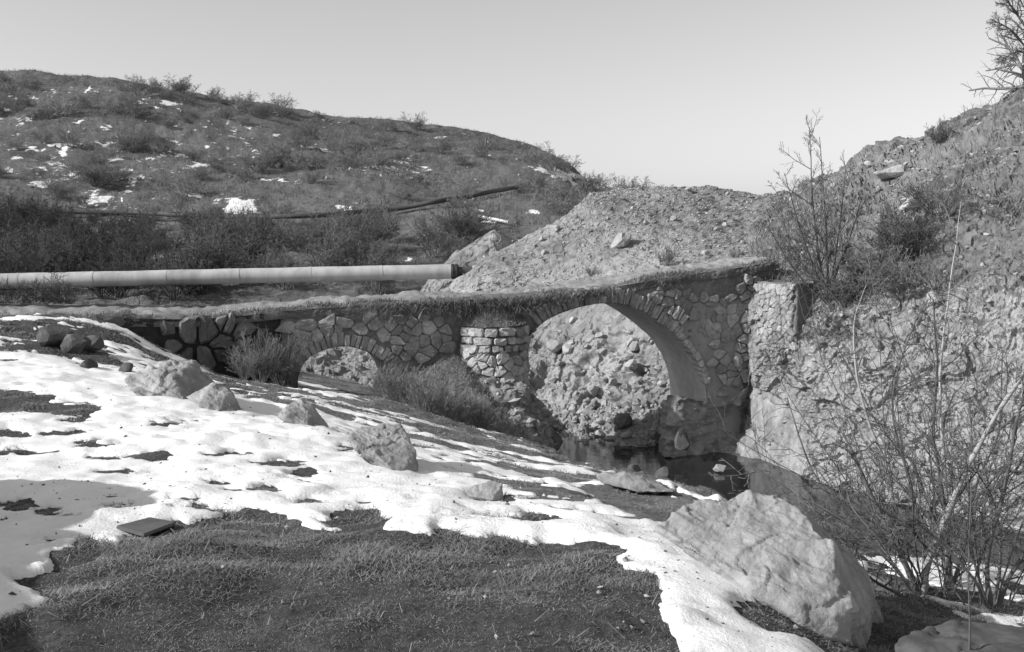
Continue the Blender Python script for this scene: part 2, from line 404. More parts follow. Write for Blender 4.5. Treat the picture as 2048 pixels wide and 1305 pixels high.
# small wet snow patches on the shrub side
spatch = 20 * (fbm(Qn, 1.3, 4, 41) - 0.12)
s = np.where((gpx.ravel() > 1700) & (right < -0.1), spatch, s)
s = np.where(GG[..., 1].ravel() < 2.2, np.minimum(s, 25 * (fbm(Qn, 0.6, 3, 44))), s)
s = np.where(GG[..., 1].ravel() > 33, -5, s)
SF = s.reshape(NA, NR); SNOWF = s
bme = mesh_np('bank', Q3, gridfaces(NA, NR)[:, ::-1], M['banksoil'])
pl_ = np.clip(0.75 - np.clip(ter, -30, 60) / 60, 0, 1) * (gpx.ravel() > 500) + .4 * fbm(Qn, .9, 4, 35) - .1
pl_ = np.maximum(pl_, sstep(-.8, .3, right))
bat_ = bme.attributes.new('pale', 'FLOAT', 'POINT'); bat_.data.foreach_set('value', pl_.astype(np.float32))
tag(obj('bank', bme), 'dark grassy soil bank sloping from the meadow down to the stream', 'bank', None, 'structure')
th = np.where(s > 0, 0.012 * (1 - np.exp(-np.maximum(s, 0) / 2.0)) + 0.05 * (1 - np.exp(-np.maximum(s, 0) / 24.0)), -0.03)
und = 0.034 * fbm(np.c_[Q3[:, 0] * 0.7, Q3[:, 1] * 1.5, Q3[:, 2] * 0], 1.3, 3, 51) * np.clip(s / 20, 0, 1)
und += 0.012 * fbm(Qn * [.6, 1.4, 0], 5, 5, 52, .6) * np.clip(s / 12, 0, 1)
SZ = Q3.copy(); SZ[:, 2] += th + und
sq = gridfaces(NA, NR)[:, ::-1]
keep = (s[sq] > -1.5).any(1)
sq = sq[keep]; used, inv = np.unique(sq, return_inverse=True)
snow_o = obj('snow', mesh_np('snow', SZ[used], inv.reshape(-1, 4), M['snow']))
tag(snow_o, 'melting white snow cover with ragged edges and dark holes on the near slope', 'snow', None, 'stuff')

# ---------------------------------------------------------------- blades (grass) generator
def blades(name, base, nrm, h, wid, lean, bmat, label, cat, droop=0.6, rng=RNG, parent=None, direction=None):
    n = len(base)
    ang = rng.random(n) * 2 * np.pi
    hd = np.c_[np.cos(ang), np.sin(ang), np.zeros(n)]
    if direction is not None: hd = hd * 0.55 + np.asarray(direction)
    h = np.asarray(h) * (0.5 + rng.random(n)); ln = lean * (0.3 + rng.random(n))
    side = np.cross(hd, [0, 0, 1]); side /= np.linalg.norm(side, axis=1, keepdims=True) + 1e-9
    up = nrm * 0.5 + np.array([0, 0, 0.5])
    p1 = base + up * (h * 0.6)[:, None] + hd * (h * ln * 0.45)[:, None]
    p2 = base + up * (h * (1 - droop * ln * 0.6))[:, None] + hd * (h * ln * 1.15)[:, None]
    wv = side * (np.asarray(wid) * 0.5 * (0.6 + 0.8 * rng.random(n)))[:, None]
    v = np.stack([base - wv, base + wv, p1 - wv * 0.8, p1 + wv * 0.8, p2 - wv * 0.1, p2 + wv * 0.1], 1).reshape(-1, 3)
    o = np.arange(n)[:, None] * 6
    f = np.concatenate([o + [0, 1, 3, 2], o + [2, 3, 5, 4]], 0)
    ob = obj(name, mesh_np(name, v, f, bmat), parent)
    if label: tag(ob, label, cat, None, 'stuff')
    return ob
# foreground and melt-hole grass
cell = np.linalg.norm(np.cross(GG[1:, :-1] - GG[:-1, :-1], GG[:-1, 1:] - GG[:-1, :-1]), axis=-1)
dist = GG[:-1, :-1, 1]
wgt = cell * np.where(SF[:-1, :-1] < 1, 1, np.where(SF[:-1, :-1] < 7, .12, 0)) * (right.reshape(NA, NR)[:-1, :-1] < 0.4)
wgt = wgt * np.where(dist < 2.6, 0.15, 1) * np.clip(6.0 / np.maximum(dist, 1), 0, 1)**1.6 * (np.abs(gpx[:-1, :-1] - 1024) < 1400)
patchy = 1.0 + 0.6 * np.clip(fbm(GG[:-1, :-1] * [1, 1, 0], 1.6, 4, 61) + 0.55, 0, 1.4)
wgt = wgt * patchy * np.where((ter.reshape(NA, NR)[:-1, :-1] < 0), .45, 1)
NB = 250000
c = np.cumsum(wgt.ravel()); kk = np.clip(np.searchsorted(c, RNG.random(NB) * c[-1]), 0, wgt.size - 1)
ii, jj = np.unravel_index(kk, wgt.shape)
uu, vv = RNG.random((2, NB, 1))
bb = GG[ii, jj] + (GG[ii + 1, jj] - GG[ii, jj]) * uu + (GG[ii, jj + 1] - GG[ii, jj]) * vv
dsc = np.clip(bb[:, 1] / 6, 0.8, 3.5)
tuft = np.clip(0.8 + 1.0 * fbm(bb * [1, 1, 0], 2.6, 4, 62), 0.5, 2.2) * np.where(bb[:, 1] > 7.2, .55, 1)
blades('grass', bb - [0, 0, 0.005], GN[ii, jj], 0.026 * dsc**0.7 * tuft, 0.0036 * dsc, 2.6, M['blade'], 'short matted dry grass in the bare patches between the snow', 'grass')

rs_ = np.random.default_rng(79); sel = rs_.integers(0, NB, 1500); sel = sel[(bb[sel, 1] < 7.0)]
blades('straw', bb[sel] + [0, 0, .012], np.tile([0, 0, 1.0], (len(sel), 1)), 0.045, 0.0045, 3.4, M['dryblade'], 'long pale straws lying flat over the matted grass', 'straw', droop=.9, rng=rs_)
def litter(n, seed):
    rng = np.random.default_rng(seed); x = rng.uniform(-3.2, 2.2, n); y = rng.uniform(3.2, 7.2, n); return np.c_[x, y, Gz(np.c_[x, y]) + .012]
# ---------------------------------------------------------------- water and stream bed
wxs = np.array([PZ(940, 893, ZW)[0] - 4, 60]); 
wv = np.array([[-6, 8.5, ZW], [60, 8.5, ZW], [60, 45, ZW], [-6, 45, ZW]], float)
tag(obj('water', mesh_np('water', wv, [[0, 1, 2, 3]], M['water'])), 'dark still stream flowing out under the large arch', 'stream', None, 'structure')
bx = np.linspace(-6, 60, 60); by = np.linspace(8, 45, 50); BX, BY = np.meshgrid(bx, by, indexing='ij')
bz = ZW - 0.75 + 0.1 * fbm(np.stack([BX, BY, BX * 0], -1), 0.7, 3, 3)
tag(obj('riverbed', mesh_np('riverbed', np.stack([BX, BY, bz], -1).reshape(-1, 3), gridfaces(60, 50), M['bed'])), 'stony bed of the stream under the water', 'riverbed', None, 'structure')

# ---------------------------------------------------------------- far hill
crest = [(-900,152),(-400,150),(0,160),(200,172),(330,186),(500,214),(700,245),(850,266),(980,290),(1100,325),(1170,368),(1210,392),(1300,398),(1400,403),(1550,425),(1800,450)]
C = []
for px, cy in crest:
    k = np.clip((px - 900) / 350, 0, 1)
    y3 = 450 * (1 - k) + (cy + 70) * k; y4 = (y3 * 0.45 + cy * 0.55)
    kv = float(sstep(300, 540, px))
    r0 = P(px, 652, 33) * (1 - kv) + kv * np.array([P(px, 652, 33)[0], 33, -7.4]); r1 = P(px, 612, 44) * (1 - kv) + kv * np.array([P(px, 652, 43)[0], 43, -7.0])
    C.append([r0, r1, P(px, 592, 47.5), P(px, 545, 56), P(px, y3, 72), P(px, y4, 100), P(px, cy, 134), P(px, cy + 6, 150), P(px, cy + 120, 230)])
def dhill(G): return 0.9 * fbm(G, 0.07, 3, 71) * sstep(45, 70, G[..., 1]) + 0.22 * fbm(G, 0.45, 4, 72) + 0.10 * fbm(G, 1.7, 3, 73)
HILL = Patch('hillside', C, 460, 340, dhill, M['hill'], 'scrub covered hillside with scattered streaks of snow', 'hill')
# snow lying on the hill (attribute of the surface)
hx, hy = HILL.px, HILL.py
sn = np.zeros(hx.shape)
for cx, cy, rx, ry, a in [(200,400,75,26,1),(90,370,70,14,.95),(120,290,70,8,.7),(265,370,22,22,1),(475,415,55,26,1),(390,390,30,9,.9),(60,300,60,20,.72),(230,285,40,10,.7),(320,515,45,10,.95),(450,520,42,22,.9),(200,490,40,6,.9),(240,445,60,5,.8),(690,415,30,8,.9),(560,360,40,7,.72),(1095,340,50,16,1.15),(1130,352,50,14,1.2),(1165,368,36,12,1.2),(1195,386,26,8,1.3),(200,330,330,110,.46),(60,250,170,90,.50),(420,300,260,100,.42),(880,275,22,4,.9),(985,310,25,5,.85),(985,443,36,4,1),(1030,320,20,5,.8),(60,200,70,14,.68),(150,180,60,12,.66),(330,210,120,18,.6),(10,340,25,10,.9),(400,330,60,10,.66),(600,300,120,20,.58),(800,330,150,25,.56),(210,255,40,14,.74),(20,470,40,10,.8),(1060,425,30,8,.8),(430,450,30,5,.8),(820,520,20,10,.8)]:
    sn = np.maximum(sn, a * (1 - 0.8 * np.clip(np.sqrt(((hx - cx) / rx)**2 + ((hy - cy) / ry)**2), 0, 1.5)))
hg = HILL.G; strk = np.stack([(hg[..., 0] * .9 - hg[..., 2] * .5) * .45, hg[..., 1] * .5, (hg[..., 0] * .45 + hg[..., 2] * .9) * 1.7], -1)
sn = np.clip(sn, 0, 1.2) * 0.82 + 0.46 * fbm(strk, 0.95, 5, 75, 0.65)
at = HILL.me.attributes.new('snow', 'FLOAT', 'POINT'); at.data.foreach_set('value', sn.astype(np.float32).ravel())

# ---------------------------------------------------------------- spoil mound behind the bridge
mc = [(420,640,44),(560,640,44),(700,640,44.5),(790,640,45),(840,622,45),(880,598,45.2),(900,581,45.4),(970,528,46),(1040,490,46.8),(1111,452,47.6),(1155,420,48.5),(1200,394,49.5),(1300,390,50.5),(1400,390,51),(1560,404,52),(1700,400,52),(1900,400,52)]
C = []
for px, cy, cd in mc:
    k = np.clip((px - 860) / 180, 0, 1)
    k2 = np.clip((px - 1230) / 80, 0, 1)
    y0 = 800 * (1 - k) + 902 * k; y1 = 768 * (1 - k) + 818 * k; y2 = 740 * (1 - k) + 755 * k; y3 = 700 * (1 - k) + 675 * k
    sh = np.clip((1350 - px) / 280, 0, 1.0); d0 = 33.5 * (1 - k) + 32.1 * k; d1 = 36.5 * (1 - k) + (33.8 + 3.4 * sh) * k; d2 = 38.5 * (1 - k) + (34.6 + 4.6 * sh) * k; d3 = 40.5 * (1 - k) + (35.6 + 5.2 * sh) * k; d4 = 38.4 + 4.6 * sh
    y4 = max(cy + 12, 575 + 65 * float(sstep(950, 860, px)))
    y4 = min(660, max(y4, cy + 20)); d4 = min(d4, cd - 1.2)
    C.append([P(px, y0 + 30, d0 - .6), P(px, y0, d0), P(px, y0 * .7 + y1 * .3 - 4 * k, d0 * .72 + d1 * .28), P(px, y1, d1), P(px, y2, d2), P(px, y3, d3), P(px, y4, d4), P(px, cy * 0.55 + y4 * 0.45, d4 + (cd - d4) * 0.55), P(px, cy, cd), P(px, cy + 8, cd + 3), P(px, cy + 160, cd + 14)])
def dmound(G):
    px, py = proj(G)
    low = sstep(620, 720, py)
    a = 0.14 * fbm(G, 0.4, 3, 81) + 0.06 * fbm(G, 2.6, 5, 82, .6) + 0.035 * cellr(G, 3.2, 80) * sstep(700, 600, py)
    run = np.c_[(G[..., 0] * 0.8 + G[..., 2] * 0.6).ravel() * 0.35, G[..., 1].ravel() * .8, (G[..., 2] * 0.8 - G[..., 0] * .6).ravel() * 1.1].reshape(G.shape)
    a += 0.06 * ridged(run, 1.4, 4, 83)
    blk = ridged(G * [0.9, 1, 1.2], 0.9, 4, 84)
    return a + low * (0.14 * blk * sstep(860, 810, py) + 0.13 * cellr(G + 0.3 * fbm(G, 1.5, 2, 86)[..., None], 0.7, 85) * sstep(850, 800, py) + 0.05 * cellr(G + 0.2 * fbm(G, 3, 2, 88)[..., None], 2.3, 87) + 0.10 * fbm(G, 1.6, 5, 89, .65) - 0.30 * sstep(.25, .6, fbm(G, 0.8, 3, 95)) + .16 * cellr(G * [1, 1, 1.3] + 0.25 * fbm(G, 2.2, 2, 96)[..., None], 1.25, 97) * sstep(850, 800, py))
MOUND = Patch('spoil_mound', C, 460, 460, dmound, M['mound'], 'pale stony spoil mound rising behind the bridge', 'mound', smooth=False)
# small shoulder of the heap where the pipe goes in
C = []
for px, cy, cd in [(800,645,47.1),(837,590,47.3),(870,553,47.5),(900,525,47.8),(940,497,48),(980,470,48.3),(996,472,48.5),(1013,484,48.8),(1060,492,49.5),(1140,520,51)]:
    C.append([P(px, max(cy, 600) + 60, 46.5), P(px, cy * .4 + 610 * .6 if cy < 600 else cy + 20, 46.9), P(px, cy, cd), P(px, cy + 12, cd + 2), P(px, cy + 150, cd + 8)])
SHO = Patch('spoil_shoulder', C, 150, 130, lambda G: 0.16 * fbm(G, 0.7, 5, 91, .6) + 0.07 * ridged(G, 1.8, 4, 92) + .05 * cellr(G, 2.5, 93), M['mound'], 'small peaked shoulder of spoil heap where the pale pipe ends', 'mound', smooth=False)

# ---------------------------------------------------------------- right-hand cliff and hillside
def W0(px, py): return PZ(px, py, ZW)
C = []
for col in [
    [(1490,905,32.6),(1490,800,32.9),(1490,700,33.1),(1490,600,33.2),(1490,545,41.0),(1490,495,45),(1490,450,49),(1480,420,56)],
    [(1512,905,31.0),(1502,800,31.6),(1512,700,31.6),(1514,590,32.0),(1518,552,34.8),(1530,495,40.5),(1540,450,46),(1560,410,54)],
    [(1580,930,28.9),(1560,810,30.0),(1575,720,30.4),(1590,625,31.0),(1590,575,31.6),(1595,500,35),(1610,440,39.5),(1640,372,48)],
    [(1660,965,27.2),(1650,850,28.2),(1650,750,28.9),(1660,650,29.6),(1660,585,30.6),(1670,500,33.5),(1680,420,38),(1700,340,46)],
    [(1760,990,25.9),(1750,870,26.8),(1750,755,27.4),(1750,650,28.2),(1755,570,29.6),(1760,480,32.5),(1770,390,37),(1790,300,44)],
    [(1880,1015,24.7),(1880,880,25.6),(1880,750,26.3),(1880,640,27.3),(1880,540,29),(1880,445,31.5),(1880,350,36),(1880,272,41.5)],
    [(2048,1055,23.0),(2048,900,24),(2048,750,25),(2048,600,26.2),(2048,480,28.2),(2048,370,31),(2048,270,35),(2048,186,39)],
    [(2300,1100,21.4),(2300,920,22.2),(2300,740,23),(2300,560,24.4),(2300,410,26.5),(2300,270,29.5),(2300,150,33),(2300,50,37)],
    [(2700,1200,18.6),(2700,960,19.4),(2700,740,20.2),(2700,500,21.6),(2700,320,24),(2700,150,27),(2700,0,31),(2700,-100,35)]]:
    c = [P(*q) for q in col]
    b0 = c[0] + np.array([-0.3, -0.4, -1.3])
    e = c[-1] + np.array([0.6, 3.0, -0.5]); e2 = c[-1] + np.array([3, 14, -7])
    C.append([b0] + c + [e, e2])
def dcliff(G):
    px, py = proj(G)
    up = sstep(620, 520, py + (px - 1510) * 0.12)                    # earthy slope above, rock below
    smooth = sstep(1660, 1560, px) * sstep(760, 820, py)
    lay = G * np.array([0.45, 0.45, 1.5])
    Gw_ = G + 0.35 * np.stack([fbm(G, 1.2, 3, 107), fbm(G, 1.2, 3, 108), fbm(G, 1.2, 3, 109)], -1)
    rock = 0.16 * ridged(lay, 0.7, 3, 101) + 0.12 * cellr(Gw_ * [.7, .7, 1.5], 0.75, 102) + 0.12 * ridged(G * [.6, .6, 1.3], 1.7, 4, 117) + 0.08 * cellr(Gw_ * [.8, .8, 1.6], 2.0, 110) + 0.05 * cellr(Gw_, 4.5, 111) + 0.07 * fbm(G, 4, 5, 103, .65)
    soil = 0.45 * fbm(G, 0.4, 4, 104) + 0.10 * cellr(Gw_, 1.3, 112) + 0.07 * cellr(Gw_, 3.5, 113) + 0.05 * fbm(G, 4, 3, 105)
    sm = 0.12 * fbm(G, 0.8, 4, 106)
    r = rock * (1 - smooth) + sm * smooth
    edge = sstep(1490, 1540, px)
    return (r * (1 - up) + soil * up) * (0.25 + 0.75 * edge)
CLIFF = Patch('cliff', C, 560, 600, dcliff, M['cliff'], 'pale eroded rock cliff and stony slope beyond the stream', 'cliff', smooth=False)

sv = sstep(640, 520, CLIFF.py + (CLIFF.px - 1510) * 0.02 + 45 * fbm(CLIFF.G, .5, 4, 114)) * .85 + 0.25 * fbm(CLIFF.G, .8, 4, 115) - .1
at = CLIFF.me.attributes.new('soil', 'FLOAT', 'POINT'); at.data.foreach_set('value', sv.astype(np.float32).ravel())

# ---------------------------------------------------------------- dirt track over the bridge
near = [(-500,652),(-100,636),(0,631),(200,632),(400,634),(560,620),(700,610),(880,600),(1000,596),(1100,588),(1180,579),(1300,560),(1400,545),(1480,533),(1560,520)]
def near_pt(px, py): 
    if px >= 560:
        u, z = face(px, py); return BP(u, 0, z), AX
    u, z = wface(px, py); return WP(u, 0, z), AXW
C = []
for px, py in near:
    p, ax = near_pt(px, py); k = np.clip((px + 100) / 200, 0, 1)
    fall = 0.9
    C.append([p + ax * (0.0) + [0, 0, -0.25], p + ax * (0.05) + [0, 0, -0.06], p + ax * 0.35 + [0, 0, 0.03], p + ax * 0.9 + [0, 0, 0.0], p + ax * 1.4 + [0, 0, 0.06], p + ax * 1.9 + [0, 0, 0.01], p + ax * 2.35 + [0, 0, 0.08], p + ax * 2.58 + [0, 0, -0.1], p + ax * (2.62 if px > 540 else 4.5) + [0, 0, (-0.35 if px > 540 else -2.6)]])
def dtrack(G): return 0.09 * fbm(G, 1.3, 5, 111, .6) + 0.03 * fbm(G, 6, 3, 112)
TRACK = Patch('dirt_track', C, 420, 50, dtrack, M['track'], 'earth track crossing the top of the bridge', 'track')

ev = np.repeat(np.interp(np.arange(50), [0, 12, 17, 36, 40, 49], [.9, .8, .25, .25, .8, .9])[None], 420, 0) + .25 * fbm(TRACK.G, 1.1, 4, 116)
at = TRACK.me.attributes.new('turf', 'FLOAT', 'POINT'); at.data.foreach_set('value', ev.astype(np.float32).ravel())

# ---------------------------------------------------------------- stones: rounded blocks on any mapped surface
def clip_half(poly, n, c):
    out = []
    for i in range(len(poly)):
        a, b2 = poly[i], poly[(i + 1) % len(poly)]
        da, db = a @ n - c, b2 @ n - c
        if da <= 0: out.append(a)
        if da * db < 0: out.append(a + (b2 - a) * (da / (da - db)))
    return out
def voronoi(seeds, R=1.2):
    cells = []
    for i, s0 in enumerate(seeds):
        poly = [s0 + np.array(q) * R for q in ((-1, -1), (1, -1), (1, 1), (-1, 1))]
        d = seeds - s0; o = np.argsort((d**2).sum(1))[1:14]
        for j in o:
            n = d[j]; poly = clip_half(poly, n, ((seeds[j]**2).sum() - (s0**2).sum()) / 2)
            if len(poly) < 3: break
        cells.append(np.array(poly) if len(poly) >= 3 else None)
    return cells
def chaikin(p, f=0.25):
    q = np.roll(p, -1, 0); return np.stack([p * (1 - f) + q * f, p * f + q * (1 - f)], 1).reshape(-1, 2)
def stone_mesh(name, poly, mp, depth, proud, mat_, joint=0.02, rng=RNG, rnd=0.22):
    c = poly.mean(0); r = np.sqrt(((poly - c)**2).sum(1)).mean()
    sc = max(0.4, 1 - joint / max(r, 1e-3))
    p = chaikin(c + (poly - c) * sc, rnd)
    if len(p) > 12: p = p[::2] if len(p) > 18 else p
    k = len(p); hs = proud * (0.7 + 0.6 * rng.random())
    tilt = rng.normal(0, 0.16, 2)
    def h(q, base): return base + ((q - c) @ tilt) * 0.6 + rng.normal(0, 0.22 * proud, len(q))
    p = p + rng.normal(0, .03 * r, p.shape)
    rings = [(p, np.full(k, -depth)), (p, h(p, hs * 0.35)), (c + (p - c) * 0.84 + rng.normal(0, .03 * r, p.shape), h(p, hs * 0.9))]
    V = [mp(q[:, 0], q[:, 1], hh) for q, hh in rings] + [mp(c[None, 0], c[None, 1], np.array([hs]))]
    V = np.concatenate(V); bm = []
    me = bpy.data.meshes.new(name)
    F_ = []
    for ring in (0, 1):
        for i in range(k):
            j = (i + 1) % k; F_.append((ring * k + i, ring * k + j, (ring + 1) * k + j, (ring + 1) * k + i))
    for i in range(k): F_.append((2 * k + i, 2 * k + (i + 1) % k, 3 * k))
    o = V.mean(0)
    me.from_pydata((V - o).tolist(), [], F_); me.update()
    me.polygons.foreach_set('use_smooth', np.array([True] * k + [False] * (2 * k)))
    me.materials.append(mat_)
    return me, o
def put_stone(name, poly, mp, depth, proud, mat_, parent, pl, **kw):
    me, o = stone_mesh(name, poly, mp, depth, proud, mat_, **kw)
    return obj(name, me, parent, o - pl)
def inpoly(q, poly): return poly_sd(np.array([q[0]]), np.array([q[1]]), poly)[0] < 0

# ---------------------------------------------------------------- the bridge
bl = BP(2.0, 0, -5.0); bridge = empty('stone_bridge', bl)
tag(bridge, 'old rubble stone bridge with one large and one small arch', 'bridge')
NEARU = np.array([[face(px, py)[0], face(px, py)[1]] for px, py in near if px >= 560])
NEARU = np.vstack([[[-0.6, NEARU[0, 1] - .02]], NEARU])
def topz(u): return np.interp(u, NEARU[:, 0], NEARU[:, 1]) - 0.04
big = fpts([(1054,760),(1054,700),(1060,672),(1076,655),(1094,640),(1132,623),(1172,612),(1206,607),(1242,609),(1269,616),(1296,630),(1336,659),(1371,690),(1395,725),(1408,762),(1414,800)])
sml = fpts([(596,760),(603,735),(613,722),(626,711),(656,698),(684,693.5),(704,694.5),(733,704),(753,714),(769,727),(780,742),(787,762)])
def dense(a, n):
    t = np.linspace(0, len(a) - 1, n); return cr1(a, t)
bigd, smld = dense(big, 64), dense(sml, 44)
# smooth the curves a little
for arr in (bigd, smld):
    for _ in range(3): arr[1:-1] = arr[1:-1] * 0.5 + (arr[:-2] + arr[2:]) * 0.25
ZB = -7.2
uR = face(1545, 700)[0]
nz_ = 30
def column_block(us, zb):
    """front, back and top of a masonry strip; us array, zb bottoms"""
    zt = topz(us); t = np.linspace(0, 1, nz_)
    Z = zb[:, None] * (1 - t) + zt[:, None] * t; U = np.repeat(us[:, None], nz_, 1)
    Gf = BP(U, 0, Z); e = 0.05 * fbm(Gf, 1.7, 4, 121) + 0.025 * fbm(Gf, 6, 3, 122)
    Gf = BP(U, 0.075 + e, Z); Gb = BP(U, BW, Z)
    return Gf, Gb, Z, U
VV, FF = [], []
def addgrid(G, flip=False):
    nu, nv = G.shape[:2]; o = sum(len(v) for v in VV)
    f = gridfaces(nu, nv) + o
    VV.append(G.reshape(-1, 3)); FF.append(f[:, ::-1] if flip else f)
segs = [(np.linspace(-0.6, smld[0, 0], 14), None), (smld[:, 0], smld[:, 1]), (np.linspace(smld[-1, 0], bigd[0, 0], 40), None), (np.maximum.accumulate(bigd[:, 0] + np.arange(64) * 1e-5), bigd[:, 1]), (np.linspace(bigd[-1, 0], uR, 24), None)]
for us, zb in segs:
    Gf, Gb, Z, U = column_block(us, np.full(len(us), ZB) if zb is None else zb)
    addgrid(Gf); addgrid(Gb, True)
    tv = np.linspace(0.03, BW, 6); addgrid(BP(us[:, None], tv[None], topz(us)[:, None]))
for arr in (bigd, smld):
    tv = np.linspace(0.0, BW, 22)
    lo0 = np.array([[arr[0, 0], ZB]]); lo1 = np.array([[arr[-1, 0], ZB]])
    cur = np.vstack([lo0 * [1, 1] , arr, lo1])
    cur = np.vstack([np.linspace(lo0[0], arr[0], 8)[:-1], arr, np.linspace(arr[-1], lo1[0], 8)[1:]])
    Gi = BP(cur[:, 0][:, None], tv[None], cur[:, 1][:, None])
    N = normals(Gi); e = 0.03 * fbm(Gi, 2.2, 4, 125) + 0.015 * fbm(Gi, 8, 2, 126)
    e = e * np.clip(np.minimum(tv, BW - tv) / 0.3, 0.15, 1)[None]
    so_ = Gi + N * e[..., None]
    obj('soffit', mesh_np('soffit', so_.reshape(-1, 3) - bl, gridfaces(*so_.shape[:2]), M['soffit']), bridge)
body = mesh_np('masonry', np.concatenate(VV) - bl, np.concatenate(FF), M['mortar'])
mpx, mpy = proj(np.concatenate(VV))
ra_ = np.clip(sstep(1290, 1350, mpx) * sstep(1500, 1470, mpx) * sstep(590, 615, mpy), 0, 1) * .9 + .3 * fbm(np.concatenate(VV), 1.3, 4, 127) - .05
bat_ = body.attributes.new('render', 'FLOAT', 'POINT'); bat_.data.foreach_set('value', ra_.astype(np.float32))
obj('masonry', body, bridge)
fmap = lambda u, z, h: BP(u, 0.02 - np.asarray(h), z)

# voussoirs along a curve: list of (t0, t1, inner offset, thickness, material, proud)
def curve_at(arr, s):
    L = np.r_[0, np.cumsum(np.sqrt((np.diff(arr, axis=0)**2).sum(1)))]
    p = np.stack([np.interp(s * L[-1], L, arr[:, k]) for k in (0, 1)], -1)
    e = 1e-3; a = np.stack([np.interp(np.clip(s - .02, 0, 1) * L[-1], L, arr[:, k]) for k in (0, 1)], -1); b3 = np.stack([np.interp(np.clip(s + .02, 0, 1) * L[-1], L, arr[:, k]) for k in (0, 1)], -1)
    t = b3 - a; t /= np.linalg.norm(t) + 1e-9; return p, np.array([-t[1], t[0]])
def ring(arr, s0, s1, n, th, mat_, proud, name='voussoir', off=0.0, jit=0.25, skip=(), joint=0.014):
    cuts = np.linspace(s0, s1, n + 1); cuts[1:-1] += RNG.normal(0, jit * (s1 - s0) / n * 0.5, n - 1); cuts.sort()
    for i in range(n):
        if i in skip: continue
        T = th * (0.85 + 0.35 * RNG.random())
        a, na = curve_at(arr, cuts[i]); c_, nc = curve_at(arr, cuts[i + 1])
        poly = np.array([a + na * (off - 0.005), c_ + nc * (off - 0.005), c_ + nc * (T + off), a + na * (T + off)])
        put_stone(name, poly, fmap, 0.35, proud, mat_, bridge, bl, joint=joint, rnd=0.09)
ring(smld, 0.06, 0.90, 20, 0.36, M['stone'], 0.05)
ring(bigd, 0.19, 0.365, 9, 0.46, M['stone'], 0.05)
ring(bigd, 0.37, 0.46, 6, 0.42, M['stone'], 0.02)
ring(bigd, 0.46, 0.64, 17, 0.42, M['stone'], 0.05, jit=0.4)
ring(bigd, 0.645, 0.745, 7, 0.34, M['stone'], 0.015)
ring(bigd, 0.745, 0.945, 9, 0.17, M['plaster'], 0.10, name='ring_slab', joint=0.004)
ring(bigd, 0.66, 0.73, 4, 0.34, M['pale_stone'], 0.09, off=0.36)
# ring of the far side of the large arch, seen through the opening
bm_ = lambda u, z, h: BP(u, BW + 0.01 + np.asarray(h), z)
for arr, s0, s1, n in ((bigd, 0.45, 0.95, 22), (smld, 0.35, 0.92, 14)):
    cuts = np.linspace(s0, s1, n + 1)
    for i in range(n):
        a, na = curve_at(arr, cuts[i]); c_, nc = curve_at(arr, cuts[i + 1])
        poly = np.array([a + na * 0.004, c_ + nc * 0.004, c_ + nc * 0.34, a + na * 0.34])
        put_stone('voussoir', poly, bm_, 0.14, 0.06, M['pale_stone'], bridge, bl, joint=0.008, rnd=0.06)

# spandrel rubble
def spandrel(region, su, sz, mat_, proud, name='stone', seed=1, drop=0.0, joint=0.03, conv=face, mp=fmap, par=bridge, pl=bl, avoid=(), plain=False):
    rng = np.random.default_rng(seed)
    R = np.array([conv(*q) for q in region]); lo, hi = R.min(0) - .5, R.max(0) + .5
    nu_, nv_ = int((hi[0] - lo[0]) / su) + 1, int((hi[1] - lo[1]) / sz) + 1
    S = np.array([[lo[0] + (i + 0.5 * (j % 2)) * su, lo[1] + j * sz] for i in range(nu_) for j in range(nv_)]) + rng.normal(0, 1, (nu_ * nv_, 2)) * [su * .30, sz * .26]
    S = S[rng.random(len(S)) > .10]
    n = 0
    for c0, poly in zip(S, voronoi(S)):
        if poly is None: continue
        cc = poly.mean(0)
        if poly_sd(np.array([cc[0]]), np.array([cc[1]]), R)[0] > -0.04: continue
        if rng.random() < drop: continue
        bad = False
        for arr, th in avoid:
            d = np.sqrt(((arr - cc)**2).sum(1)); i = d.argmin()
            if d[i] < th or (cc[1] < arr[i, 1] and arr[0, 0] < cc[0] < arr[-1, 0]): bad = True
        if bad: continue
        put_stone(name, poly, mp, 0.2, proud, mat_, par, pl, rng=rng, joint=joint * (.5 + rng.random()), rnd=0.10 + .1 * rng.random()); n += 1
    return n
av = [(smld, 0.52), (bigd, 0.6)]
clear = [(640,628),(775,628),(862,630),(900,650),(930,690),(925,702),(880,712),(830,726),(795,742),(640,760),(570,760),(570,650),(600,636)]
n1 = spandrel(clear, 0.33, 0.25, M['stone'], 0.045, seed=3, avoid=[(smld, 0.36)], joint=.007)
n2 = spandrel([(925,640),(1050,640),(1095,612),(1180,594),(1240,590),(1240,596),(1180,600),(1110,625),(1060,660),(1050,670),(930,670)], 0.32, 0.22, M['stone'], 0.03, seed=4, drop=.3, avoid=[(bigd, 0.48)], joint=.01)
n3 = spandrel([(1290,596),(1340,580),(1400,586),(1470,590),(1470,612),(1330,618)], 0.34, 0.19, M['stone'], 0.05, seed=5, avoid=[(bigd, 0.5)], joint=.01)
n4 = spandrel([(1462,556),(1520,545),(1524,600),(1522,690),(1505,720),(1462,735),(1475,690),(1492,640),(1480,600)], 0.33, 0.22, M['stone'], 0.09, seed=6, joint=.01)
n5 = spandrel([(1385,665),(1420,670),(1450,690),(1475,722),(1500,735),(1490,780),(1440,785),(1420,720)], 0.40, 0.24, M['stone'], 0.05, seed=7, avoid=[(bigd, 0.36)], joint=.01)
n6 = spandrel([(1180,590),(1270,578),(1330,574),(1330,592),(1290,604),(1250,596)], 0.22, 0.14, M['pale_stone'], 0.06, seed=8, drop=0.3, avoid=[(bigd, 0.46)], joint=.015)
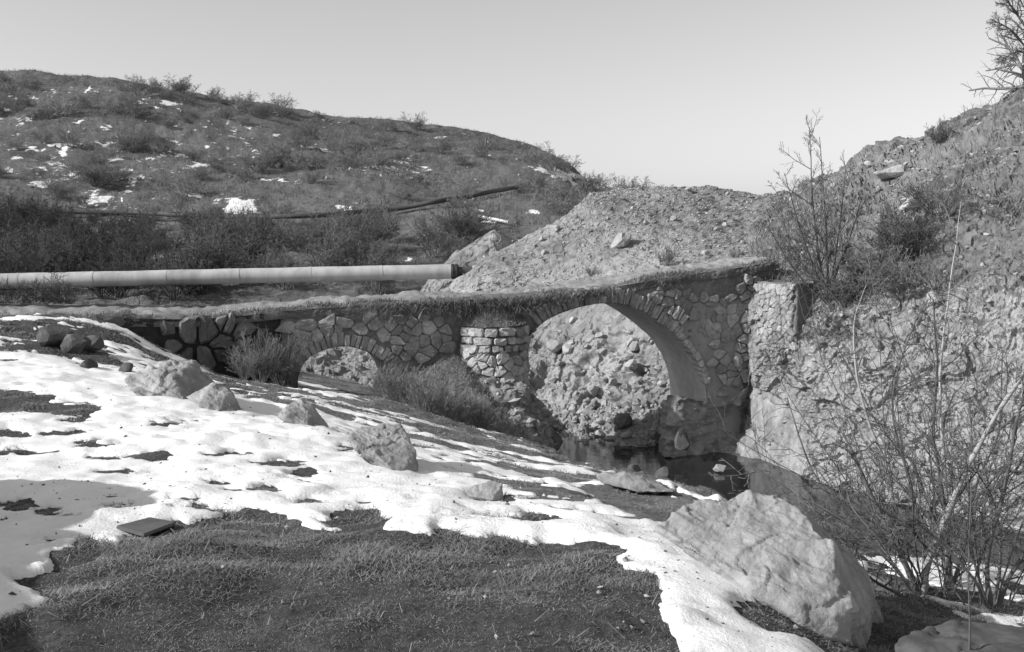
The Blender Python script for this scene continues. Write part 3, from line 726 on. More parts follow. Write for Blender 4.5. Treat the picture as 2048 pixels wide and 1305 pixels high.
n7 = spandrel([(1330,612),(1485,612),(1490,650),(1470,700),(1440,690),(1400,664),(1350,640)], 0.34, 0.24, M['stone'], 0.0, seed=9, drop=0.3, avoid=[(bigd, 0.75)], joint=.01)

# cutwater pier
PU = face(987, 700)[0]; RU, RV = 0.90, 0.85
ztop = face(985, 652)[1] ; zbot = -5.6
def pmap(sarc, z, h):
    sarc, z, h = np.broadcast_arrays(np.asarray(sarc, float), np.asarray(z, float), np.asarray(h, float))
    a = sarc / 0.88
    bat = 1 + 0.05 * np.clip((ztop - z) / 2, 0, 1.5)
    return BP(PU - np.cos(a) * (RU * bat + h), -np.sin(a) * (RV * bat + h), z)
ss = np.linspace(0, math.pi * 0.88, 50); zz = np.linspace(zbot, ztop, 40)
SS, ZZ = np.meshgrid(ss, zz, indexing='ij'); e = 0.03 * fbm(pmap(SS, ZZ, 0), 4, 3, 131)
pier = obj('pier', mesh_np('pier', (pmap(SS, ZZ, -0.05 + e)).reshape(-1, 3) - bl, gridfaces(50, 40), M['mortar']), bridge)
if False: obj('pier_core', mesh_np('pier_core', (pmap(SS, ZZ, -0.05 + e)).reshape(-1, 3) - bl, gridfaces(50, 40), M['mortar']), bridge)
rng = np.random.default_rng(17)
z = ztop + 0.01; npier = 0
for row, hgt in enumerate([0.26, 0.22, 0.2]):
    sarc = -0.05 + 0.1 * rng.random()
    while sarc < math.pi * 0.88:
        L_ = hgt * (0.9 + 1.5 * rng.random()) * (1.3 if row < 2 else 1)
        poly = np.array([[sarc, z - hgt], [sarc + L_ * .5, z - hgt + rng.normal(0, .03)], [sarc + L_, z - hgt], [sarc + L_, z], [sarc + L_ * .5, z + rng.normal(0, .02)], [sarc, z]])
        put_stone('stone', poly, pmap, 0.1, 0.05 + 0.05 * rng.random(), M['pale_stone'] if rng.random() < .65 else M['stone'], pier, bl, rng=rng, joint=0.022, rnd=0.2); npier += 1
        sarc += L_
    z -= hgt
npier += spandrel([(-0.1, zbot + .2), (math.pi * .88 + .1, zbot + .2), (math.pi * .88 + .1, z + .04), (-.1, z + .04)], 0.33, 0.22, M['pale_stone'], 0.06, name='stone', seed=31, joint=.012, conv=lambda a, c: (a, c), mp=pmap, par=pier)
# rubble end block where the parapet meets the cliff
EA, EB = P(1511, 620, 31.5), P(1590, 620, 30.1); ed = (EB - EA) * [1, 1, 0]; eL = np.linalg.norm(ed); ed /= eL; en = np.array([ed[1], -ed[0], 0])
zE0, zE1 = -3.5, P(1550, 566, 30.7)[2]
def emap(u, z, h):
    u, z, h = np.broadcast_arrays(np.asarray(u, float), np.asarray(z, float), np.asarray(h, float))
    return EA * [1, 1, 0] + u[..., None] * ed + h[..., None] * en + np.stack([u * 0, u * 0, z], -1)
gu, gz2 = np.meshgrid(np.linspace(-.9, eL + .9, 40), np.linspace(zE0, zE1, 30), indexing='ij')
au = np.clip(gu, 0, eL); dep = -np.abs(gu - au) - .05; eG = emap(au, gz2, dep + .03 * fbm(np.stack([gu, gz2, gu * 0], -1), 3, 3, 138))
endb = obj('end_block', mesh_np('end_block', eG.reshape(-1, 3) - bl, gridfaces(40, 30), M['mortar']), bridge)
gu, gv2 = np.meshgrid(np.linspace(0, eL, 20), np.linspace(-.95, -.02, 14), indexing='ij')
obj('end_block_top', mesh_np('end_block_top', emap(gu, zE1 + .06 * fbm(np.stack([gu, gv2, gu * 0], -1), 2, 3, 139), gv2).reshape(-1, 3) - bl, gridfaces(20, 14), M['turf']), bridge)
ne = spandrel([(0, zE0), (eL, zE0), (eL, zE1), (0, zE1)], 0.22, 0.14, M['stone'], 0.04, name='stone', par=endb, seed=33, joint=.008, conv=lambda a, c: (a, c), mp=emap)
# earth cap on the pier
ra = np.linspace(0, math.pi, 40); rt = np.linspace(0, 1, 20); RA, RT = np.meshgrid(ra, rt, indexing='ij')
zc = (ztop + 0.02) * (1 - RT) + (topz(np.array([PU]))[0] - 0.12) * RT ** 0.85
capG = BP(PU - np.cos(RA) * (RU * 1.02) * (1 - RT * .55) , -np.sin(RA) * RV * 1.02 * (1 - RT) + 0.02, zc)
capG += normals(capG) * (0.06 * fbm(capG, 2.5, 4, 135))[..., None]
obj('earth_cap', mesh_np('earth_cap', capG.reshape(-1, 3) - bl, gridfaces(40, 20), M['turf']), bridge)

# rock under the right springing and under the pier
def rockpatch(name, cols, nu, nv, disp, m, label):
    return Patch(name, [[P(*q) for q in c2] for c2 in cols], nu, nv, disp, m, label, 'rock', None)
RK = rockpatch('rock_abutment', [
    [(1330,800,35.2),(1330,825,35.0),(1328,850,34.8),(1326,880,34.7),(1324,920,34.6)],
    [(1336,800,33.2),(1335,822,33.0),(1332,850,32.8),(1328,880,32.6),(1326,920,32.4)],
    [(1348,792,31.2),(1344,822,31.0),(1340,850,30.9),(1336,880,30.8),(1334,915,30.6)],
    [(1385,796,31.1),(1385,825,31.2),(1378,850,31.1),(1374,880,31.1),(1372,920,31.0)],
    [(1440,798,31.3),(1440,815,31.6),(1436,845,31.9),(1432,880,31.7),(1430,925,31.2)],
    [(1490,770,31.6),(1490,815,32.1),(1484,845,32.3),(1480,880,31.9),(1478,930,31.0)],
    [(1520,700,31.6),(1512,790,31.6),(1506,850,31.5),(1505,890,31.0),(1505,935,30.4)],
    [(1560,700,31.6),(1550,790,31.8),(1548,850,31.6),(1546,890,31.2),(1545,935,30.6)]], 150, 120,
    lambda G: 0.20 * ridged(G * [1, 1, 1.6], 1.0, 5, 141) + 0.08 * fbm(G, 3, 4, 142), M['cliff'], 'undercut rock abutment carrying the right side of the large arch')
FT = rockpatch('pier_footing', [
    [(905,800,28.9),(905,830,28.3),(905,865,27.6),(905,890,27)],
    [(960,765,28.7),(958,805,28.2),(955,850,27.5),(955,890,26.8)],
    [(1010,768,28.6),(1012,805,28.0),(1015,850,27.4),(1015,895,26.6)],
    [(1046,775,28.9),(1052,810,28.4),(1060,855,27.8),(1070,915,26.8)],
    [(1056,775,30.5),(1066,820,30.2),(1080,865,29.6),(1092,915,29.0)],
    [(1056,775,32.8),(1068,820,32.8),(1086,865,32.6),(1100,915,32.3)]], 110, 90,
    lambda G: 0.24 * ridged(G, 1.5, 4, 151) + 0.10 * fbm(G, 3.5, 4, 152), M['cliff'], 'broken rubble footing under the round bridge pier')
# earth ramp against the bridge face between the arches
RAMP = Patch('earth_ramp', [[P(*q) for q in c2] for c2 in [
    [(735,830,25.4),(740,805,27.2),(745,780,28.5),(752,762,29.2)],
    [(800,845,25.4),(800,800,27.2),(800,765,28.5),(805,745,29.3)],
    [(860,858,25.4),(860,800,27.3),(858,745,28.7),(862,716,29.6)],
    [(910,868,25.4),(908,805,27.4),(906,735,28.9),(912,690,29.8)],
    [(945,876,25.5),(945,815,27.3),(948,765,28.3),(950,720,29.6)],
    [(1000,888,25.6),(1000,840,27.0),(998,805,27.9),(996,775,29.0)],
    [(1062,905,25.9),(1062,880,26.8),(1060,855,27.6),(1055,830,28.6)]]], 130, 90,
    lambda G: 0.10 * fbm(G, 1.2, 4, 161) + 0.04 * fbm(G, 5, 3, 162), M['turf'], 'grassy earth ramp leaning against the bridge between its two arches', 'bank')

# ---------------------------------------------------------------- retaining wall left of the bridge
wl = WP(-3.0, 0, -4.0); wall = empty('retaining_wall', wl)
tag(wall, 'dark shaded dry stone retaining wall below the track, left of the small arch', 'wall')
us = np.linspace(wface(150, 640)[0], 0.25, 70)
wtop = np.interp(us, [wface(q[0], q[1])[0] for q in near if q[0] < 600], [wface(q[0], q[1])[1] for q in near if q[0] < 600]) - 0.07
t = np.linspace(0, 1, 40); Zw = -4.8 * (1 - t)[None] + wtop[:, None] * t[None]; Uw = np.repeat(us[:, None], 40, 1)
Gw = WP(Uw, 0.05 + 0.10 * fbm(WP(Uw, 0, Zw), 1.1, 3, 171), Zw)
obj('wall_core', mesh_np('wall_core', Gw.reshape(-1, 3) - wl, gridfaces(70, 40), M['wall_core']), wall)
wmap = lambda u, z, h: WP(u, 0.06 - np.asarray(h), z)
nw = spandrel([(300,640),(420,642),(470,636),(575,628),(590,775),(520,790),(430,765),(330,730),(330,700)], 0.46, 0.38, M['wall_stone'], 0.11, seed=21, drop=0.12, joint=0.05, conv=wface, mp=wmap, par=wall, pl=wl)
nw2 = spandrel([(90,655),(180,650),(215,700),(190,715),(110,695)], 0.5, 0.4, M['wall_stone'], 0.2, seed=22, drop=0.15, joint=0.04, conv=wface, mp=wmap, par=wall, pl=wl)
print('stones', n1, n2, n3, n4, n5, n6, n7, npier, nw, nw2)

# ---------------------------------------------------------------- loose rocks
def rock_bm(seed, sub=3, cuts=7, amp=0.10):
    rng = np.random.default_rng(seed)
    bm = bmesh.new(); bmesh.ops.create_icosphere(bm, subdivisions=sub, radius=1)
    v = np.array([q.co[:] for q in bm.verts])
    for _ in range(cuts):
        n = rng.normal(size=3); n /= np.linalg.norm(n); d = 0.45 + 0.35 * rng.random()
        k = v @ n; v = v - np.outer(np.maximum(k - d, 0), n)
    v += v * (amp * fbm(v, 1.6, 4, seed))[:, None]
    for q, c_ in zip(bm.verts, v): q.co = c_
    return bm
def rock_mesh(name, seed, m, sub=3, cuts=7, amp=0.10, smooth=False):
    bm = rock_bm(seed, sub, cuts, amp); me = bpy.data.meshes.new(name); bm.to_mesh(me); bm.free()
    me.materials.append(m)
    if smooth: me.polygons.foreach_set('use_smooth', np.ones(len(me.polygons), bool))
    return me
LOW = [rock_mesh('rock', 300 + i, M['rock'], 2, 8, 0.12) for i in range(8)]
LOWD = [rock_mesh('rock', 320 + i, M['darkrock'], 2, 8, 0.12) for i in range(4)]
def hull_rock(name, pts, m, label, sub=4, amp=0.035, fs=3.0, cat='boulder', seed=1, ground=None):
    """boulder from a convex hull of world points, then subdivided and roughened"""
    pts = np.array(pts); c0 = pts.mean(0); c0 = np.array([c0[0], c0[1], pts[:, 2].min()])
    bm = bmesh.new()
    for p in pts - c0: bm.verts.new(p)
    r = bmesh.ops.convex_hull(bm, input=bm.verts)
    bmesh.ops.delete(bm, geom=[q for q in r['geom_interior'] if isinstance(q, bmesh.types.BMVert)], context='VERTS')
    bmesh.ops.triangulate(bm, faces=bm.faces)
    size = np.ptp(pts, axis=0).max()
    for _ in range(sub + 2):
        tgt = size / (2 ** (sub + 1.3)); ed = [e_ for e_ in bm.edges if e_.calc_length() > tgt]
        if not ed: break
        bmesh.ops.subdivide_edges(bm, edges=ed, cuts=1); bmesh.ops.triangulate(bm, faces=[f for f in bm.faces if len(f.verts) > 3])
    bmesh.ops.smooth_vert(bm, verts=bm.verts, factor=0.25, use_axis_x=True, use_axis_y=True, use_axis_z=True)
    bmesh.ops.recalc_face_normals(bm, faces=bm.faces); bm.normal_update()
    v = np.array([q.co[:] for q in bm.verts]); n = np.array([q.normal[:] for q in bm.verts])
    tl = np.stack([v[:, 0] * .35, v[:, 1] * .6, v[:, 2] * 1.6 + v[:, 0] * .7], -1)
    d = size * amp * (0.8 * fbm(v + seed * 7, fs / size * 1.3, 4, seed) + 0.6 * ridged(tl + seed, fs / size * 2.6, 5, seed + 3) + 0.5 * cellr(v + .1 * size * fbm(v, 5 / size, 3, 4)[:, None], fs / size * 1.2, seed + 5) + 0.10 * fbm(v, fs / size * 10, 3, seed + 9))
    v = v + n * d[:, None]
    for q, c_ in zip(bm.verts, v): q.co = c_
    me = bpy.data.meshes.new(name); bm.to_mesh(me); bm.free(); me.materials.append(m)
    me.polygons.foreach_set('use_smooth', np.ones(len(me.polygons), bool))
    o = obj(name, me, None, c0); tag(o, label, cat); return o
def hit(px, py):
    d = np.linspace(3, 40, 1500); r = ray(px, py); q = r[None] * (d / r[1])[:, None]; z = Gz(q[:, :2]); k = np.argmax(q[:, 2] < z + 0.03); return d[k]
def outline(front, d, thick, back=None):
    """front: (px,py,depth offset) points; a shrunken copy lies behind at d+thick"""
    pts = [P(px, py, d + o) for px, py, o in front]
    f = np.array([(px, py) for px, py, _ in front], float); c_ = f.mean(0)
    for px, py in (back if back is not None else (c_ + (f - c_) * 0.8)): pts.append(P(px, py, d + thick))
    return pts
# the large block at the right of the meadow
E = [(1312,1056,.35),(1385,1008,.55),(1430,1000,.6),(1500,984,.62),(1572,996,.55),(1622,1046,.35),(1662,1090,.2),(1670,1130,.05),(1690,1200,-.08),(1702,1290,-.18),(1640,1270,-.25),(1590,1230,-.2),(1530,1160,.0),(1440,1135,.1),(1370,1092,.2)]
pts = [P(px, py, 5.45 + o) for px, py, o in E] + [P(1764, 1225, 6.05), P(1762, 1340, 5.75), P(1728, 1150, 6.4), P(1645, 1070, 6.6), P(1565, 1015, 6.7), P(1420, 1040, 6.4), P(1500, 1150, 6.6), P(1650, 1340, 5.3), P(1742, 1195, 6.2)]
hull_rock('boulder', pts, M['boulder'], 'big pale slanting boulder with dark right side beside the bare thicket', 5, 0.021, 5, seed=3)
# boulders in the snow
hull_rock('boulder', outline([(252,760,-.2),(300,735,.1),(345,722,.35),(392,724,.4),(418,755,.3),(436,785,.2),(430,815,-.1),(370,805,-.45),(310,786,-.4),(345,760,-.25)], hit(370, 806) + .4, 1.1) + [P(340, 840, hit(370, 806) + .5), P(420, 850, hit(370, 806) + .6)], M['greyrock'], 'broad grey boulder with a dark diagonal crack in the snow below the wall', 5, 0.036, 4, seed=5)
hull_rock('boulder', outline([(372,795,.1),(425,766,.15),(455,775,.15),(472,800,.1),(482,824,-.05),(440,822,-.25),(398,812,-.2)], hit(440, 823) + .22, 0.6) + [P(440, 845, hit(440, 823) + .4)], M['greyrock'], 'smaller rounded boulder leaning on the broad cracked boulder', 4, 0.026, 4, seed=6)
hull_rock('boulder', outline([(556,830,-.1),(578,812,.0),(602,795,.15),(622,806,.15),(642,835,.1),(658,857,.0),(610,852,-.25),(570,840,-.2)], hit(610, 854) + .22, 0.6) + [P(610, 880, hit(610, 854) + .4)], M['greyrock'], 'pointed dark grey boulder standing alone on the snow edge', 4, 0.026, 4, seed=8)
hull_rock('boulder', outline([(700,872,.1),(722,855,.3),(800,846,.35),(806,880,.1),(832,905,.0),(835,940,-.15),(790,944,-.3),(750,905,-.2),(712,895,-.15)], hit(790, 944) + .28, 0.7) + [P(780, 970, hit(790, 944) + .3)], M['greyrock'], 'flat topped boulder with grass at its foot where the snow breaks up', 5, 0.024, 4, seed=9)
hull_rock('stone_block', outline([(928,985,-.02),(945,972,.05),(985,962,.1),(1005,968,.08),(1006,1000,.0),(985,1000,-.08),(940,993,-.05)], hit(985, 1000) + .08, 0.25) + [P(970, 1015, hit(985, 1000) + .1)], M['boulder'], 'small squared stone block half buried in bright snow', 3, 0.02, 4, 'stone', seed=10)
hull_rock('boulder', [P(*q) for q in [(1790,1290,5.3),(1850,1255,5.6),(1930,1240,5.7),(2048,1262,5.6),(2200,1275,5.6),(2200,1400,5.3),(1900,1400,5.0),(1780,1340,5.1),(2000,1330,4.9)]], M['midrock'], 'low rounded rock under the bare branches right of the big boulder', 4, 0.018, 4, seed=12)
hull_rock('boulder', outline([(1190,952,0),(1210,944,.1),(1262,948,.1),(1330,968,0),(1350,985,-.1),(1280,985,-.2),(1210,968,-.2)], hit(1270, 983) + .2, 0.6), M['boulder'], 'smooth pale rock on the bank edge above the water', 3, 0.03, 3, seed=13)
for px, py, sz, lb in [(110,690,.7,'dark rock at the left end of the shaded wall'),(150,702,.55,'dark round rock showing through the snow before the wall'),(185,700,.5,'dark rock beside the grey snow bank under the wall'),(180,738,.35,'dark triangular stone in a bare patch above the cracked boulder'),(250,745,.3,'small dark stone in the snow behind the cracked boulder')]:
    LEFTR = (px, py, sz, lb); LR = globals().setdefault('LR', []); LR.append(LEFTR)
def rest(px, py, patch=None, z=None): 
    return PZ(px, py, z) if z is not None else patch.at(px, py)[0]
def rock_at(name, p, size, label, mes, cat='rock', group=None, rot=None, sq=(1, 1, .75), sink=0.25):
    me = mes[RNG.integers(len(mes))]
    o = obj(name, me, None, (p[0], p[1], p[2] + size * sq[2] * (0.5 - sink) * 0.9)); o.rotation_euler = rot if rot is not None else (RNG.normal(0, .3), RNG.normal(0, .3), RNG.random() * 6.28)
    f = size * 0.5; o.scale = (f * sq[0], f * sq[1], f * sq[2]); tag(o, label, cat, group); return o
for px, py, sz, lb in LR: rock_at('rock', P(px, py, hit(px, py)), sz, lb, LOWD, sink=.15)
SM = [rock_mesh('rock', 340 + i, M['rock'], 3, 14, 0.16) for i in range(4)]
rock_at('rock', PZ(1440, 945, ZW), 0.42, 'pale round rock standing in the dark stream water', SM, sink=0.1)
rock_at('rock', PZ(1328, 960, ZW), 0.62, 'low dark rock breaking the water by the near bank', LOWD, sink=.2)
rock_at('rock', PZ(1268, 945, ZW), 0.4, 'small dark rock at the shallow water edge', LOWD, sink=.2)
rock_at('rock', MOUND.at(1242, 848)[0], 0.75, 'dark angular rock wedged above the rubble bank under the large arch', LOWD, sink=.2)
rock_at('rock', P(1362, 893, 30.2), 0.7, 'dark rounded rock at the waterline below the arch springing', LOWD, sq=(.7, .7, 1.1))
rock_at('rock', MOUND.at(1240, 490)[0], 1.15, 'large pale boulder lodged midway up the spoil mound', SM, sq=(1, .8, .7), rot=(0.3, -0.6, 0.2))
rock_at('rock', MOUND.at(1112, 455)[0], 0.5, 'pale flat rock near the left crest of the spoil mound', SM)
rock_at('rock', CLIFF.at(1790, 350)[0], 1.2, 'jutting rock slab with black shadow high on the right slope', SM, sq=(1.3, .8, .5))
rock_at('rock', P(545, 858, 12.6), 0.1, 'tiny stone poking out of smooth snow beside the pointed boulder', LOWD)
for k, (px, py, sz) in enumerate([(1820,415,.7),(1700,560,.5),(1830,440,.45),(1870,600,.5),(1735,330,.5)]):
    rock_at('rock', CLIFF.at(px, py)[0], sz, 'pale weathered rock on the slope above the cliff', SM, group='rocks on the right slope')
# rubble under the arch
cand = (MOUND.py > 815) & (MOUND.py < 900) & (MOUND.px > 1080) & (MOUND.px < 1335)
p_, n_ = MOUND.scatter(260, cand.astype(float), np.random.default_rng(5))
for p in p_:
    sz = float(np.random.default_rng(int(abs(p[0] * 1e5)) % 99999).choice([.12, .16, .2, .28, .4], p=[.3, .3, .2, .14, .06]))
    rock_at('rubble_stone', p, sz, ('large' if sz > .25 else 'medium' if sz > .15 else 'small') + ' loose grey rubble stone on the bank under the large arch', LOW, 'rubble', 'rubble bank under the arch')
cand2 = (MOUND.py > 640) & (MOUND.py < 830) & (MOUND.px > 1050) & (MOUND.px < 1340)
p_, n_ = MOUND.scatter(70, cand2.astype(float), np.random.default_rng(15))
for p in p_: rock_at('bank_rock', p, .18 + .5 * RNG.random()**2, 'angular rock set in the steep bank seen through the large arch', LOW, 'rock', 'rocks in the bank behind the arch')
# rocks on the mound, big enough to be told apart
wm = ((MOUND.py < 560) & (MOUND.px > 900) & (MOUND.px < 1560)).astype(float) * (0.4 + sstep(1150, 1450, MOUND.px))
p_, n_ = MOUND.scatter(70, wm, np.random.default_rng(6))
for p in p_: rock_at('mound_rock', p, 0.2 + 0.28 * RNG.random()**2, 'pale loose rock lying on the spoil mound slope', LOW, 'rock', 'rocks on the spoil mound')
# many smaller stones as one mass
def pebbles(name, p, size, m, label, seed=3):
    rng = np.random.default_rng(seed); n = len(p)
    base = np.array([[1, 0, 0], [-1, 0, 0], [0, 1, 0], [0, -1, 0], [0, 0, 1], [0, 0, -1], [.6, .6, .5], [-.6, -.6, .5]], float)
    tri = np.array([[0, 6, 4], [0, 2, 6], [2, 4, 6], [2, 1, 4], [1, 7, 4], [1, 3, 7], [3, 4, 7], [3, 0, 4], [2, 0, 5], [1, 2, 5], [3, 1, 5], [0, 3, 5]])
    V = base[None] * (1 + rng.normal(0, .25, (n, 8, 1))) * (rng.random((n, 1, 3)) * .7 + .5) * np.asarray(size)[:, None, None] * .5
    a = rng.random(n) * 6.28; c_, s_ = np.cos(a)[:, None], np.sin(a)[:, None]
    V = np.stack([V[..., 0] * c_ - V[..., 1] * s_, V[..., 0] * s_ + V[..., 1] * c_, V[..., 2] * .8 + V[..., 0] * .3], -1) + p[:, None]
    f = (tri[None] + np.arange(n)[:, None, None] * 8).reshape(-1, 3)
    o = obj(name, mesh_np(name, V.reshape(-1, 3), f, m, False)); tag(o, label, 'stones', None, 'stuff'); return o
p_, _ = MOUND.scatter(14000, ((MOUND.px > 840) & (MOUND.px < 1620) & (MOUND.py < 600)).astype(float) * (0.3 + np.clip(fbm(MOUND.G, .5, 3, 7) + .3, 0, 1.5)), np.random.default_rng(8))
pebbles('gravel', p_, 0.05 + 0.13 * np.random.default_rng(1).random(len(p_))**3, M['grit'], 'gravel and small stones strewn over the spoil mound')
p_, _ = MOUND.scatter(5000, ((MOUND.px > 560) & (MOUND.px < 1380) & (MOUND.py > 600)).astype(float) * (0.2 + sstep(790, 840, MOUND.py) * 2), np.random.default_rng(9))
pebbles('gravel', p_, 0.04 + 0.14 * np.random.default_rng(2).random(len(p_))**3, M['grit'], 'gravel washed onto the bank under the arches')
p_, _ = CLIFF.scatter(9000, (0.2 + np.clip(fbm(CLIFF.G, .6, 3, 17) + .2, 0, 1.5)) * (CLIFF.px > 1530) * (CLIFF.px < 2300), np.random.default_rng(10))
pebbles('gravel', p_, 0.05 + 0.2 * np.random.default_rng(4).random(len(p_))**3, M['grit'], 'broken stones scattered over the right cliff and slope')
p_, _ = HILL.scatter(2500, ((HILL.py < 420) & (HILL.px > -100) & (HILL.px < 1200)).astype(float), np.random.default_rng(11))
pebbles('gravel', p_, 0.15 + 0.4 * np.random.default_rng(5).random(len(p_))**3, M['grit'], 'small pale stones dotting the far hillside')
p_, _ = FT.scatter(400, None, np.random.default_rng(12))
pebbles('gravel', p_, 0.08 + 0.3 * np.random.default_rng(6).random(len(p_))**2, M['grit'], 'broken stones around the pier footing')

p_ = litter(13, 78); pebbles('dead_leaves', p_, 0.022 + 0.025 * np.random.default_rng(8).random(len(p_)), M['rock'], 'few pale dead leaves lying on the dark grass', 10)
p_ = litter(220, 77); pebbles('leaf_litter', p_, 0.012 + 0.035 * np.random.default_rng(7).random(len(p_))**3, M['dryblade'], 'pale bits of dead leaf and stone among the matted grass', 9)

ok_ = np.nonzero((SNOWF > 6) & (Q3[:, 1] > 4) & (Q3[:, 1] < 16) & (np.abs(gpx.ravel() - 900) < 1000))[0]; ok_ = np.random.default_rng(90).choice(ok_, 700)
pebbles('snow_dirt', SZ[ok_], 0.008 + 0.03 * np.random.default_rng(9).random(700)**3, M['darkrock'], 'specks of soil and dead leaf dirtying the old snow', 11)

# ---------------------------------------------------------------- pipes
def tube(pts, rad, sides=24):
    pts = np.asarray(pts, float); n = len(pts); rad = np.broadcast_to(np.asarray(rad, float), (n,))
    T = np.gradient(pts, axis=0); T /= np.linalg.norm(T, axis=1, keepdims=True)
    upv = np.array([0, 0, 1.0]); A_ = np.cross(T, upv); A_ /= np.linalg.norm(A_, axis=1, keepdims=True) + 1e-9; B_ = np.cross(A_, T)
    a = np.linspace(0, 2 * np.pi, sides, endpoint=False)
    G = pts[:, None] + rad[:, None, None] * (np.cos(a)[None, :, None] * A_[:, None] + np.sin(a)[None, :, None] * B_[:, None])
    V = G.reshape(-1, 3); ids = np.arange(n * sides).reshape(n, sides); nx = np.roll(ids, -1, 1)
    f = np.stack([ids[:-1], nx[:-1], nx[1:], ids[1:]], -1).reshape(-1, 4)
    return V, f
pa, pb = P(-420, 572, 43.5), P(902, 543.5, 46.0)
pl = pa * .5 + pb * .5; pipe = empty('insulated_pipe', pl + [0, 0, -.35]); tag(pipe, 'pale thick wrapped pipe crossing the gully behind the bridge', 'pipe')
pl = pl + [0, 0, -.35]
def part_tube(name, a, c_, r, m, n=2, sides=28, wob=0):
    tt = np.linspace(0, 1, n)[:, None]; pts = a * (1 - tt) + c_ * tt
    if wob: pts = pts + np.c_[np.zeros((n, 2)), wob * np.sin(np.linspace(0, 9, n))]
    v, f = tube(pts, r, sides); me = mesh_np(name, v - pl, f, m); 
    # end caps
    return obj(name, me, pipe)
nsec = 9
for i in range(nsec):
    a = pa + (pb - pa) * (i / nsec); c_ = pa + (pb - pa) * ((i + 1) / nsec)
    part_tube('wrapped_section', a, c_ - (c_ - a) * 0.002, 0.315 + 0.004 * (i % 2), M['pipe'], 14, wob=0.006)
dv = (pb - pa) / np.linalg.norm(pb - pa)
for i in range(1, nsec):
    q = pa + (pb - pa) * (i / nsec); part_tube('joint_band', q - dv * .07, q + dv * .07, 0.328, M['pipe'], 3)
part_tube('end_collar', pb - dv * 0.02, pb + dv * 0.33, np.array([0.25, .335, .335, .3, .335, .335, .25]), M['steel'], 7)
part_tube('inner_pipe', pb + dv * 0.2, pb + dv * 3.2, 0.2, M['iron'], 4)
for f_ in (0.05,):
    q = pa + (pb - pa) * f_
    bm = bmesh.new(); bmesh.ops.create_cube(bm, size=1); bmesh.ops.scale(bm, vec=(.4, .5, 2.2), verts=bm.verts); bmesh.ops.bevel(bm, geom=bm.edges[:], offset=.03, segments=1, affect='EDGES')
    me = bpy.data.meshes.new('support'); bm.to_mesh(me); bm.free(); me.materials.append(M['iron']); obj('support', me, pipe, q - pl + np.array([0, 0, -1.38]))
# thin dark pipeline on the hillside
def hillpts(L, lift=0.1, off=0):
    out = []
    for px, py in L:
        p, n = HILL.at(px, py); out.append(p + np.array([0, 0, lift]))
    return np.array(out)
hp = hillpts([(-250,440),(-100,437),(60,432),(180,433),(280,437),(380,441),(470,442),(560,441),(650,438),(720,433),(780,426),(830,419),(880,410),(930,401),(980,391),(1030,380),(1060,373)], 0.4)
hp = dense(hp, 90)
for _ in range(6): hp[1:-1] = hp[1:-1] * .5 + (hp[:-2] + hp[2:]) * .25
v, f = tube(hp, 0.17, 12); hpo = obj('hillside_pipeline', mesh_np('hillside_pipeline', v, f, M['iron'])); tag(hpo, 'thin dark pipeline running across the scrubby hillside', 'pipe')
p, n = HILL.at(973, 293); bm = bmesh.new(); bmesh.ops.create_cone(bm, segments=8, radius1=.13, radius2=.1, depth=1.4, cap_ends=True); me = bpy.data.meshes.new('marker_post'); bm.to_mesh(me); bm.free(); me.materials.append(M['wood'])
tag(obj('marker_post', me, None, p + np.array([0, 0, .5])), 'short dark post standing on the hill skyline', 'post')
a, c_ = HILL.at(955, 437)[0] + [0, 0, .25], HILL.at(1014, 451)[0] + [0, 0, .25]
v, f = tube(np.linspace(a, c_, 4), np.array([.09, .1, .09, .07]), 8); tag(obj('pole', mesh_np('pole', v, f, M['palewood'])), 'pale pole lying on the hillside above the spoil heap', 'pole')

# ---------------------------------------------------------------- flat slab in the grass, off-frame rock added for its shade
def slab(name, quad, thick, m, label, cat):
    q = np.array(quad); c0 = q.mean(0); bm = bmesh.new(); vs = [bm.verts.new(p - c0) for p in q]; f = bm.faces.new(vs)
    r = bmesh.ops.extrude_face_region(bm, geom=[f]); bmesh.ops.translate(bm, vec=(0, 0, -thick), verts=[x for x in r['geom'] if isinstance(x, bmesh.types.BMVert)])
    bmesh.ops.recalc_face_normals(bm, faces=bm.faces); bmesh.ops.bevel(bm, geom=bm.edges[:], offset=.006, segments=2, affect='EDGES')
    me = bpy.data.meshes.new(name); bm.to_mesh(me); bm.free(); me.materials.append(m); return tag(obj(name, me, None, c0), label, cat)
sq_ = [(232,1052),(300,1034),(352,1044),(288,1068)]
qq = []
for px, py in sq_:
    d = 6.8
    for _ in range(30):
        p = P(px, py, d); d += (p[2] - (g(p[0], p[1]) + 0.04)) * 2.5
    qq.append(P(px, py, d))
slab('stone_slab', qq, .022, M['slab'], 'thin dark flat slab sticking out of the snow beside the grass', 'slab')
hull_rock('shade_caster', [np.array(q, float) for q in [(-8.6,1.5,-2),(-5.9,1.2,-2),(-5.6,6.4,-2),(-6.6,8.6,-2.1),(-9,8.3,-2.1),(-8.2,2.0,.8),(-6.1,1.7,.6),(-5.9,2.7,.72),(-6.1,5.6,.2),(-6.6,7.3,-.2),(-8.4,7.0,.1),(-6.0,4.8,.35)]], M['boulder'], 'unseen rock mass added left of view to cast shade on the snow', 4, 0.03, 4, 'shade_caster', seed=15)  # unseen mass, added and shaped only to shade the left foreground

